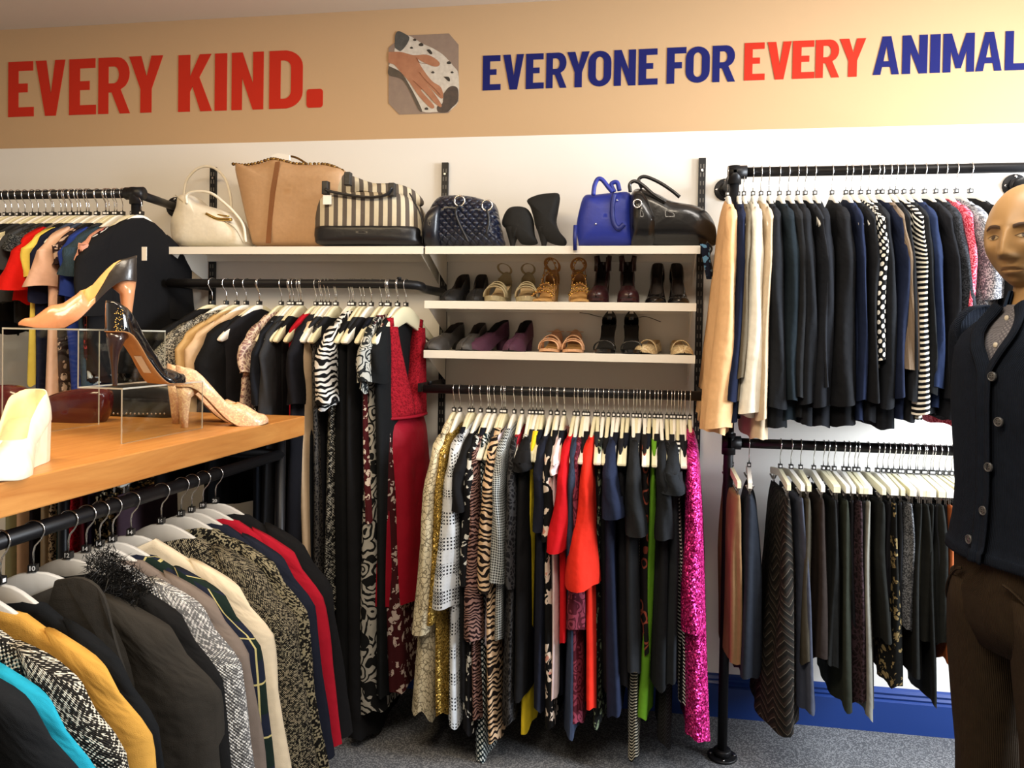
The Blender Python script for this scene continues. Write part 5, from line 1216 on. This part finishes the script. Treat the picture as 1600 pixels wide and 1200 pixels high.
m = MB(); q = wp([(996, 318)], -.258, B)[0]; m.tube([(q.x+.014*math.cos(u), q.y, q.z+.014*math.sin(u)) for u in [2*PI*k/18 for k in range(19)]], .003, 8, caps=False); m.build('ring', CHROME, t)
m = MB(); m.tube(spl(wp([(1104, 378), (1112, 388), (1108, 400), (1112, 420), (1112, 432)], -.262, B)), [.010]*20+[.012]*1, 6, flat=.4); m.build('hanging_strap', PB, t)
t = thing('scarf', 'dark blue patterned scarf hanging from the right end of the top shelf', 'scarf', at(1106, 436, -.285), 0); B = t.location
m = MB(); R = []
for v in range(9):
    f = v/8; x = lerp(1101, 1108, f); y = lerp(381, 436, f); q = at(x, y, -.290)-B; w = lerp(.016, .009, f)
    R.append([(q.x+w*math.cos(a), q.y+.007*math.sin(a)+.002*math.sin(3*a+f*4), q.z) for a in [2*PI*k/12 for k in range(12)]])
m.loft(R, True, True, True); m.build('scarf_fabric', cloth('floral', '#161b2a', '#5a86a8', s=1.6), t)

# ------------------------------------------------------------------ things on the counter
TT = TZ+.0006
g = G('clear_acrylic'); tr_ = g.new('ShaderNodeBsdfTransparent'); tr_.inputs[0].default_value = (.93, .95, .94, 1); gl_ = g.new('ShaderNodeBsdfGlossy'); gl_.inputs[1].default_value = .03
fr_ = g.new('ShaderNodeLayerWeight'); fr_.inputs[0].default_value = .12; mx_ = g.new('ShaderNodeMixShader'); g.set(mx_.inputs[0], g.math('MULTIPLY_ADD', g.math('POWER', fr_.outputs['Facing'], 3.0), .5, .03)); g.set(mx_.inputs[1], tr_.outputs[0]); g.set(mx_.inputs[2], gl_.outputs[0])
g.t.links.new(mx_.outputs[0], g.n['Material Output'].inputs[0]); ACR = g.m
ACE = simple('acrylic_edge_glow', '#d8dcd4', .25); ACE.node_tree.nodes['Principled BSDF'].inputs['Transmission Weight'].default_value = .45  # whitish colour stands in for light glowing in the polished edges
t = thing('acrylic_riser', 'clear stepped acrylic stand holding the nude and black shoes', 'display stand', (-.6, -1.14, TT))
def ab(x0, x1, z0, z1): m.box(x0+.6, x1+.6, -.16, .17, z0-TT, z1-TT)
for nm, a in (('leg_panel', (-.432, -.428, TT, 1.2805)), ('step_shelf', (-.545, -.428, 1.281, 1.285)), ('riser_panel', (-.549, -.5455, 1.281, 1.4205)), ('top_shelf', (-.757, -.5455, 1.421, 1.425)), ('leg_panel', (-.757, -.753, TT, 1.4205))):
    m = MB(); ab(*a)
    vert_ = a[1]-a[0] < .006
    for fi, f in enumerate(m.f):
        ys = {round(m.v[i][1], 4) for i in f}; zs_ = {round(m.v[i][2], 4) for i in f}; xs = {round(m.v[i][0], 4) for i in f}
        m.mi[fi] = 0 if (len(xs) == 1 if vert_ else len(zs_) == 1) else 1
    m.build(nm, [ACR, ACE], t, smooth=False)
NUDE = leather('#c68a62', .25, .35); CHR = leather('#2a2522', .3, .2)
shoe('court_shoe', 'nude pink pointed heel with black back, on top of the clear stand', (-.545, -1.095, 1.4255), PI+.80, None, near=.72, L=.262, hh=.130, toe='point', up=NUDE, lining=leather('#d6a560', .5), heel='cone', heelm=NUDE, opening=.50, two=(.36, CHR), wid=1.12, vamp=.068, sole=leather('#3a2418', .5), wall=.05, back=.068)
PAT = leather('#0d0d11', .1, 1.0)
def lab_(tt, zs, W_, L):
    m = MB(); m.loft([[(x, -.013, zs(x/L)-.0045), (x, .013, zs(x/L)-.0045), (x, .013, zs(x/L)-.0055), (x, -.013, zs(x/L)-.0055)] for x in (.085, .092, .10, .108, .115)], True, True, True); m.build('price_label', TAGW, tt, smooth=False)
    m = MB(); rr = random.Random(4)
    for k in range(70): m.disc((.001+rr.uniform(0, .02), -.018-rr.uniform(0, .010), zs(0)+rr.uniform(.0, .055)), (-.6, -1, .2), .0012, .001, 5)
    m.build('gold_studs', GOLDM, tt)
shoe('high_heel', 'black patent high heel seen from behind, on the clear step', (-.492, -1.270, 1.2855), 1.34, None, L=.235, hh=.135, toe='almond', up=PAT, lining=LIN, heel='stiletto', sole=leather('#b88a5a', .45), opening=.62, extra=lab_, wall=.05, back=.075, wid=1.1, heelm=leather('#2c1c1a', .2, .6))
GLT = leather('#d9a987', .3, .3, 'glitter', '#f6d9a8')
shoe('high_heel', 'sparkly rose gold court shoe, nearer of the pair on the counter', (-.503, -.985, TT), .72, None, L=.255, hh=.118, toe='round', up=GLT, lining=TAN, heel='cone', opening=.66, sole=leather('#8a6a50', .5), wall=.05, back=.06, heelm=GLT, vamp=.068)
shoe('high_heel', 'sparkly rose gold court shoe, farther of the pair on the counter', (-.585, -.905, TT), .70, None, L=.255, hh=.118, toe='round', up=GLT, lining=TAN, heel='cone', opening=.66, sole=leather('#8a6a50', .5), wall=.05, back=.06, heelm=GLT, vamp=.068)
shoe('court_shoe', 'white leather court shoe at the left edge of the counter', (-.450, -1.535, TT), -1.13, None, L=.28, hh=.085, toe='round', up=leather('#e6dcc4', .25, .3), lining=leather('#d9c79a', .5), heel='wedge', opening=.62, wall=.05, back=.062, heelm=leather('#e6dcc4', .25, .3), sole=leather('#e6dcc4', .25, .3), wid=1.4, vamp=.06)
MRL = leather('#4b1216', .2, .5)
t = thing('handbag', 'glossy maroon handbag on the counter behind the clear stand', 'bag', (-.78, -.92, TT)); B = t.location
def pill3(pts, Yc, d): return pillow(pts, Yc, d, B, p=2.8)
pill3([(60, 672), (52, 650), (62, 625), (90, 612), (135, 606), (158, 612), (158, 640), (148, 662), (135, 674), (95, 676)], -.92, .05).build('body', MRL, t)
t = thing('handbag', 'second maroon handbag at the left of the counter, half cut by the frame', 'bag', (-1.0, -.95, TT)); B = t.location
pillow([(-60, 668), (-64, 640), (-50, 612), (-10, 602), (20, 606), (36, 625), (40, 650), (34, 668), (-10, 672)], -.95, .05, B, p=2.8).build('body', MRL, t)
t = thing('clutch_bag', 'black clutch bag with a row of silver beads on the counter', 'bag', (-.68, -.74, TT)); B = t.location
pillow([(168, 654), (160, 632), (164, 605), (190, 598), (235, 597), (268, 604), (272, 630), (266, 652), (215, 656)], -.74, .04, B, p=3.2).build('body', leather('#121214', .4), t)
m = MB()
for k in range(14): m.disc(wp([(172+k*6.6, 646)], -.78, B)[0]+Vector((0, -.002, 0)), (0, -1, 0), .003, .002, 7)
m.build('bead_row', CHROME, t)

# ------------------------------------------------------------------ mannequin
MX, MY = at(1620, 600, -1.1).x, -1.1
BYAW = -.44-.80
SKIN = simple('mannequin_skin', '#a37f52', .42, 0, .4)
MT = thing('mannequin', 'bald male shop mannequin in navy cardigan, grey shirt and brown trousers', 'mannequin', (MX, MY, 0), BYAW)
HZ = at(1600, 438, MY).z+.1175-.021; HYAW = .40      # head turned back towards the camera
def gz(v, s): return math.exp(-(v/s)**2)
def face_pt(d):
    dx, dy, dz = d
    x, y, z = dx*.080, dy*.096, dz*.1175
    lo = max(0, -dz)
    x *= 1-.30*lo**1.7
    if dy < 0:
        y *= (1-.10*lo**2); y = -abs(y)**.93*(.096**.07) if y else 0
        fm = min(1, -dy*1.6)
        X, Z = x, z
        n = 0
        nz = max(0, min(1, (.014-Z)/.056)) if Z > -.054 else 0          # nose ramp
        n += .0275*nz**.85*gz(X, .0085+.006*nz)*sm((Z+.058)/.010)
        n += .006*(gz(X-.014, .007)+gz(X+.014, .007))*gz(Z+.047, .008)
        n += .003*gz(X, .012)*gz(Z-.02, .03)
        n -= .0115*(gz(X-.032, .016)+gz(X+.032, .016))*gz(Z+.003, .0125)
        n += .0045*(gz(X-.031, .019)+gz(X+.031, .019))*gz(Z-.017, .009)
        n += .0055*(gz(X-.031, .0105)+gz(X+.031, .0105))*gz(Z+.006, .007)
        n += .006*(gz(X-.047, .018)+gz(X+.047, .018))*gz(Z+.030, .018)
        n += .0085*gz(X, .024)*gz(Z+.076, .016)
        n += .003*gz(X, .02)*(gz(Z+.071, .0035)+gz(Z+.084, .004))
        n -= .0045*gz(X, .024)*gz(Z+.077, .0022)
        n -= .004*gz(X, .02)*gz(Z+.093, .005)
        n += .009*gz(X, .020)*gz(Z+.106, .013)
        n -= .005*(gz(X-.038, .014)+gz(X+.038, .014))*gz(Z+.068, .02)
        y -= n*fm
    else:
        y *= 1-.22*lo; 
    return Vector((x, y, z))
Rh = Matrix.Rotation(HYAW, 4, 'Z')
HC = Vector((-.012, -.022, HZ-.0))
def hp(v): return (Rh @ v)+HC
m = MB(); rings = []
NU, NV = 110, 84
for i in range(1, NV):
    ph = PI*i/NV; dz = math.cos(ph); rr_ = math.sin(ph)
    rings.append([hp(face_pt((rr_*math.sin(a), -rr_*math.cos(a), dz))) for a in [2*PI*j/NU for j in range(NU)]])
m.loft(rings, True, True, True)
# neck, torso, limbs
def ell(cx, cy, rx, ry, z, n=28): return [(cx+rx*math.sin(a), cy-ry*math.cos(a), z) for a in [2*PI*k/n for k in range(n)]]
NBZ = HZ-.1175+.021
m.loft([ell(0, .012, .052, .062, NBZ+.055), ell(0, .015, .055, .062, NBZ+.01), ell(0, .012, .058, .062, NBZ-.04), ell(0, .01, .075, .068, NBZ-.075), ell(0, .01, .13, .08, NBZ-.105), ell(0, .005, .175, .095, NBZ-.14), ell(0, 0, .18, .11, NBZ-.25), ell(0, 0, .155, .10, NBZ-.48), ell(0, 0, .165, .105, NBZ-.62), ell(0, 0, .16, .10, NBZ-.72)], True, True, True)
for s in (-1, 1):
    m.loft([ell(s*.085, 0, .075, .085, .86), ell(s*.09, 0, .07, .075, .72), ell(s*.095, .0, .052, .055, .48), ell(s*.095, .01, .05, .055, .34), ell(s*.095, .01, .034, .036, .12), ell(s*.095, .005, .036, .05, .07), ell(s*.095, -.04, .042, .10, .035), ell(s*.095, -.045, .042, .105, .008)], True, True, True)
body_pts = {}
arm = lambda s: [(s*.185, .01, NBZ-.125), (s*.215, .04, NBZ-.26), (s*.20, .10, NBZ-.42), (s*.15, .155, NBZ-.50), (s*.06, .185, NBZ-.545)]
for s in (-1, 1):
    m.tube(spl(arm(s), 5), [lerp(.048, .028, k/20) for k in range(21)], 12)
    p0 = Vector(arm(s)[-1]); d = Vector((-s, .12, -.25)).normalized(); u_ = Vector((0, 0, 1)); w_ = d.cross(u_).normalized()
    m.tube([p0-d*.02, p0+d*.03, p0+d*.075, p0+d*.10], [.026, .033, .038, .03], 10, flat=.5, up=w_)
    for k, (ln, off) in enumerate(((.062, .027), (.074, .010), (.070, -.008), (.055, -.025))):
        q = p0+d*.085+u_*off+w_*(.006*s); m.tube([q, q+d*ln*.4+w_*.004*s, q+d*ln*.75-w_*.006*s, q+d*ln-w_*.014*s], [.009, .0088, .008, .006], 8)
    q = p0+d*.03+u_*.03; m.tube([q, q+d*.03+u_*.022, q+d*.06+u_*.028], [.012, .010, .008], 8)
# ears
for s in (-1, 1):
    e0 = Vector((s*.074, .012, -.012)); 
    m.loft([[hp(e0+Vector((s*(.004+o_), .010+(.016+g_)*math.cos(a)*.8, (.030+g_)*math.sin(a)))) for a in [2*PI*k/18 for k in range(18)]] for o_, g_ in ((-.012, -.006), (.004, 0), (.009, .001), (.009, -.004), (.003, -.009))], True, True, True)
bodyo = m.build('body', SKIN, MT)
rm = bodyo.modifiers.new('r', 'REMESH'); rm.mode = 'VOXEL'; rm.voxel_size = .0026; rm.use_smooth_shade = True
smo = bodyo.modifiers.new('s', 'SMOOTH'); smo.factor = .5; smo.iterations = 2
def on_face(x, z, off=.0012):
    dx, dz = x/.080, z/.1175
    for _ in range(12):
        dy = -math.sqrt(max(.02, 1-dx*dx-dz*dz)); p = face_pt((dx, dy, dz)); dx += (x-p.x)/.080; dz += (z-p.z)/.1175
    p = face_pt((dx, -math.sqrt(max(.02, 1-dx*dx-dz*dz)), dz)); p.y -= off; return hp(p)
def face_patch(name, outl, mat, off=.0012, rows=6):
    """patch between an upper and a lower curve given as [(x, zlow, zhigh), ...]"""
    m = MB(); R = []
    for x, a, b in outl: R.append([on_face(x, lerp(a, b, k/rows), off) for k in range(rows+1)])
    m.loft(R, False); o = m.build(name, mat, MT); return o
def curve3(tab, n=12):
    xs = [tab[0][0]+(tab[-1][0]-tab[0][0])*k/n for k in range(n+1)]
    return [(x, interp([(t_[0], t_[1]) for t_ in tab], x), interp([(t_[0], t_[2]) for t_ in tab], x)) for x in xs]
BROW = simple('painted_brow', '#4a3526', .6); EYEW = simple('painted_eye', '#a58d68', .35); IRIS = simple('painted_iris', '#3a2a1a', .3); LID = simple('painted_lash', '#3c2a1e', .5); LIP = simple('painted_lip', '#a27c50', .4)
for s in (-1, 1):
    f = lambda tab: curve3(sorted([(s*a, b, c) for a, b, c in tab]))
    face_patch('eyebrow', f([(.013, .010, .017), (.024, .013, .021), (.038, .015, .021), (.050, .010, .013)]), BROW, .0022)
    face_patch('eye', f([(.018, -.007, -.0062), (.025, -.0105, -.0025), (.033, -.0110, -.0015), (.040, -.0095, -.0035), (.045, -.006, -.0055)]), EYEW, .0016)
    face_patch('iris', f([(.0265, -.0065, -.0035), (.029, -.0095, -.002), (.032, -.0105, -.0016), (.035, -.0095, -.002), (.0375, -.0065, -.0035)]), IRIS, .0021)
    face_patch('eyelid_line', f([(.016, -.0072, -.0060), (.025, -.0026, -.0008), (.033, -.0015, .0006), (.040, -.0034, -.0014), (.047, -.006, -.0048)]), LID, .0024)
face_patch('lips', curve3([(-.024, -.0780, -.0770), (-.012, -.0850, -.0705), (0, -.0865, -.0715), (.012, -.0850, -.0705), (.024, -.0780, -.0770)]), LIP, .0014)
face_patch('mouth_line', curve3([(-.024, -.0780, -.0768), (-.012, -.0776, -.0762), (0, -.0782, -.0768), (.012, -.0776, -.0762), (.024, -.0780, -.0768)]), simple('painted_mouth', '#6b4a30', .6), .0022)  # mouth line painted brown
# clothes
def torso(levels, gap, n=48, thick=.004, wave=.003, seed=1):
    r = random.Random(seed); ph = r.uniform(0, 6); R = []
    for z, rx, ry in levels:
        g0 = gap(z); ring = []
        for k in range(n+1):
            a = lerp(g0, 2*PI-g0, k/n); w = wave*math.sin(5*a+ph+z*9)*.7+wave*math.sin(9*a+z*23)*.4
            sa, ca = math.sin(a), math.cos(a)
            ring.append(((rx+w)*math.copysign(abs(sa)**.88, sa), -(ry+w)*math.copysign(abs(ca)**.92, ca)+.004, z))
        R.append(ring)
    return R
KN = cloth('rib', '#11161f', '#1a212e', rough=.95)
ZB = at(1580, 893, -1.2).z; zn = NBZ-.055
LV = [(zn, .075, .080), (NBZ-.075, .110, .088), (NBZ-.095, .150, .100), (NBZ-.12, .186, .112), (NBZ-.15, .203, .122), (NBZ-.20, .205, .128), (NBZ-.28, .200, .130), (NBZ-.38, .190, .126), (NBZ-.47, .186, .124), (NBZ-.55, .192, .128), (NBZ-.60, .200, .134), (ZB+.02, .205, .138), (ZB, .206, .139)]
LVs = []
for (a, b) in zip(LV, LV[1:]):
    for k in range(3): LVs.append(tuple(lerp(a[i], b[i], k/3) for i in range(3)))
LVs.append(LV[-1])
ZV = at(1575, 588, -1.22).z
gapf = lambda z: .015 if z < ZV else .015+.30*sm((z-ZV)/(zn-ZV))**.8
m = MB(); m.loft(torso(LVs, gapf), False); o = m.build('cardigan', KN, MT); so = o.modifiers.new('s', 'SOLIDIFY'); so.thickness = .006; so.offset = -1
cd = o
m = MB()
for s in (-1, 1):
    P = []; Q = []
    for z, rx, ry in LVs:
        g_ = gapf(z)*s; P.append(((rx+.004)*math.copysign(abs(math.sin(g_))**.88, g_), -(ry+.005)*math.cos(g_)**.92+.004, z))
    m.tube(P, .016, 8, flat=.28, up=(0, 1, 0))
o = m.build('placket', KN, cd)
BTN = simple('grey_button', '#4c4c4c', .3, 0, .6); BTH = simple('button_hole', '#121212', .8)
def tor_at(z): return interp([(l[0], l[1]) for l in LV[::-1]], z), interp([(l[0], l[2]) for l in LV[::-1]], z)
for px, py in ((1553, 590), (1563, 662), (1548, 737), (1540, 809), (1519, 861)):
    z = at(px, py, -1.22).z; rx, ry = tor_at(z)
    # find the angle on the torso whose screen column is px
    best = min((abs((lambda w_: PCX+FPX*(w_.dot(CR)/w_.dot(_f)))(Matrix.Rotation(BYAW, 3, 'Z')@Vector((rx*math.copysign(abs(math.sin(a))**.88, a), -ry*math.cos(a)**.92, z))+Vector((MX, MY, 0))-CAM)-px), a) for a in [-.5+.01*k for k in range(90)])[1]
    c = Vector((rx*math.copysign(abs(math.sin(best))**.88, best), -ry*math.cos(best)**.92+.004, z)); nn = Vector((math.sin(best), -math.cos(best), 0))
    m = MB(); m.disc(c+nn*.008, nn, .0105, .004, 20); ring_ = [c+nn*.012+nn.cross(Vector((0, 0, 1)))*math.cos(a)*.009+Vector((0, 0, 1))*math.sin(a)*.009 for a in [2*PI*k/20 for k in range(21)]]
    m.tube(ring_, .0015, 6, caps=False); b_ = m.build('button', BTN, cd)
    m = MB()
    for u, v in ((1, 1), (1, -1), (-1, 1), (-1, -1)): m.disc(c+nn*.012+nn.cross(Vector((0, 0, 1)))*u*.0028+Vector((0, 0, 1))*v*.0028, nn, .0013, .0006, 8)
    m.build('button_holes', BTH, cd)
for s in (-1, 1):
    m = MB(); P = [(s*.16, .005, NBZ-.115)]+arm(s)[0:]; m.tube(spl(P, 5), [.062, .066, .068, .067, .066]+[lerp(.066, .042, k/20) for k in range(21)], 16); m.build('sleeve', KN, cd)
SHIRT = cloth('polka', '#5c5a60', '#7a787c', s=2.2, rough=.8)
m = MB(); m.loft(torso([(z, rx-.012, ry-.012) for z, rx, ry in LVs[:26]], lambda z: 0.0, wave=.001), True); so_ = m.build('shirt', SHIRT, MT)
m = MB()
DEN = cloth('plain', '#1d2a3e')
for s in (-1, 1):     # pointed collar halves
    R = []
    for k in range(13):
        a = s*lerp(.32, PI, k/12); f = k/12
        base = Vector((math.sin(a)*.066, -math.cos(a)*.070+.012, NBZ-.060)); topp = Vector((math.sin(a)*.060, -math.cos(a)*.066+.014, NBZ-.024)); drop = lerp(.060, .034, min(1, f*2.5))
        outr = Vector((math.sin(a)*(.072+.010*(1-f)), -math.cos(a)*(.080+.006*(1-f))+.012, NBZ-.026-drop))
        R.append([base, topp, topp+Vector((math.sin(a)*.006, -math.cos(a)*.006, .001)), outr])
    m.loft(R, False)
o = m.build('collar', DEN, so_); sd = o.modifiers.new('s', 'SOLIDIFY'); sd.thickness = .002
for z in (NBZ-.085, NBZ-.145, NBZ-.205):
    rx, ry = tor_at(z); m = MB(); m.disc((0, -(ry-.012)+.002, z), (0, -1, 0), .006, .0025, 12); m.build('shirt_button', simple('pale_button', '#cfc6b4', .4), so_)
CORD = cloth('rib', '#292017', '#3a2f22', rough=.9)
m = MB(); R = [ell(0, .004, .168, .108, ZB+.10, 40), ell(0, .004, .182, .120, ZB, 40), ell(0, .006, .192, .132, ZB-.08, 40), ell(0, .006, .188, .125, ZB-.14, 40), ell(0, .006, .170, .10, ZB-.20, 40)]
m.loft(R, True, False, True)
for s in (-1, 1):
    rg = []
    for z, cx_, rx, ry in ((ZB-.06, .085, .098, .120), (ZB-.14, .092, .100, .118), (ZB-.24, .098, .096, .108), (ZB-.36, .100, .086, .094), (ZB-.48, .100, .078, .084), (ZB-.62, .100, .072, .078), (ZB-.74, .100, .070, .076), (.07, .100, .070, .078), (.03, .100, .072, .085)):
        rg.append([(s*cx_+(rx+.003*math.sin(3*a+z*20))*math.sin(a), .006-(ry+.004*math.sin(4*a+z*16))*math.cos(a), z) for a in [2*PI*k/36 for k in range(36)]])
    m.loft(rg, True, True, True)
tr = m.build('trousers', CORD, MT)
for s in (-1, 1):
    m = MB(); P = [(s*(.06+.12*k/8), -(.132*math.sqrt(max(.05, 1-((.06+.12*k/8)/.2)**2)))-.002, ZB-.03-.12*(k/8)**1.5) for k in range(9)]; m.tube(P, .0035, 6); m.build('pocket_seam', CORD, tr)
m = MB(); m.disc((0, 0, .0005), (0, 0, 1), .19, .006, 40); m.build('base_plate', simple('dark_base', '#1b1b1c', .3), MT)
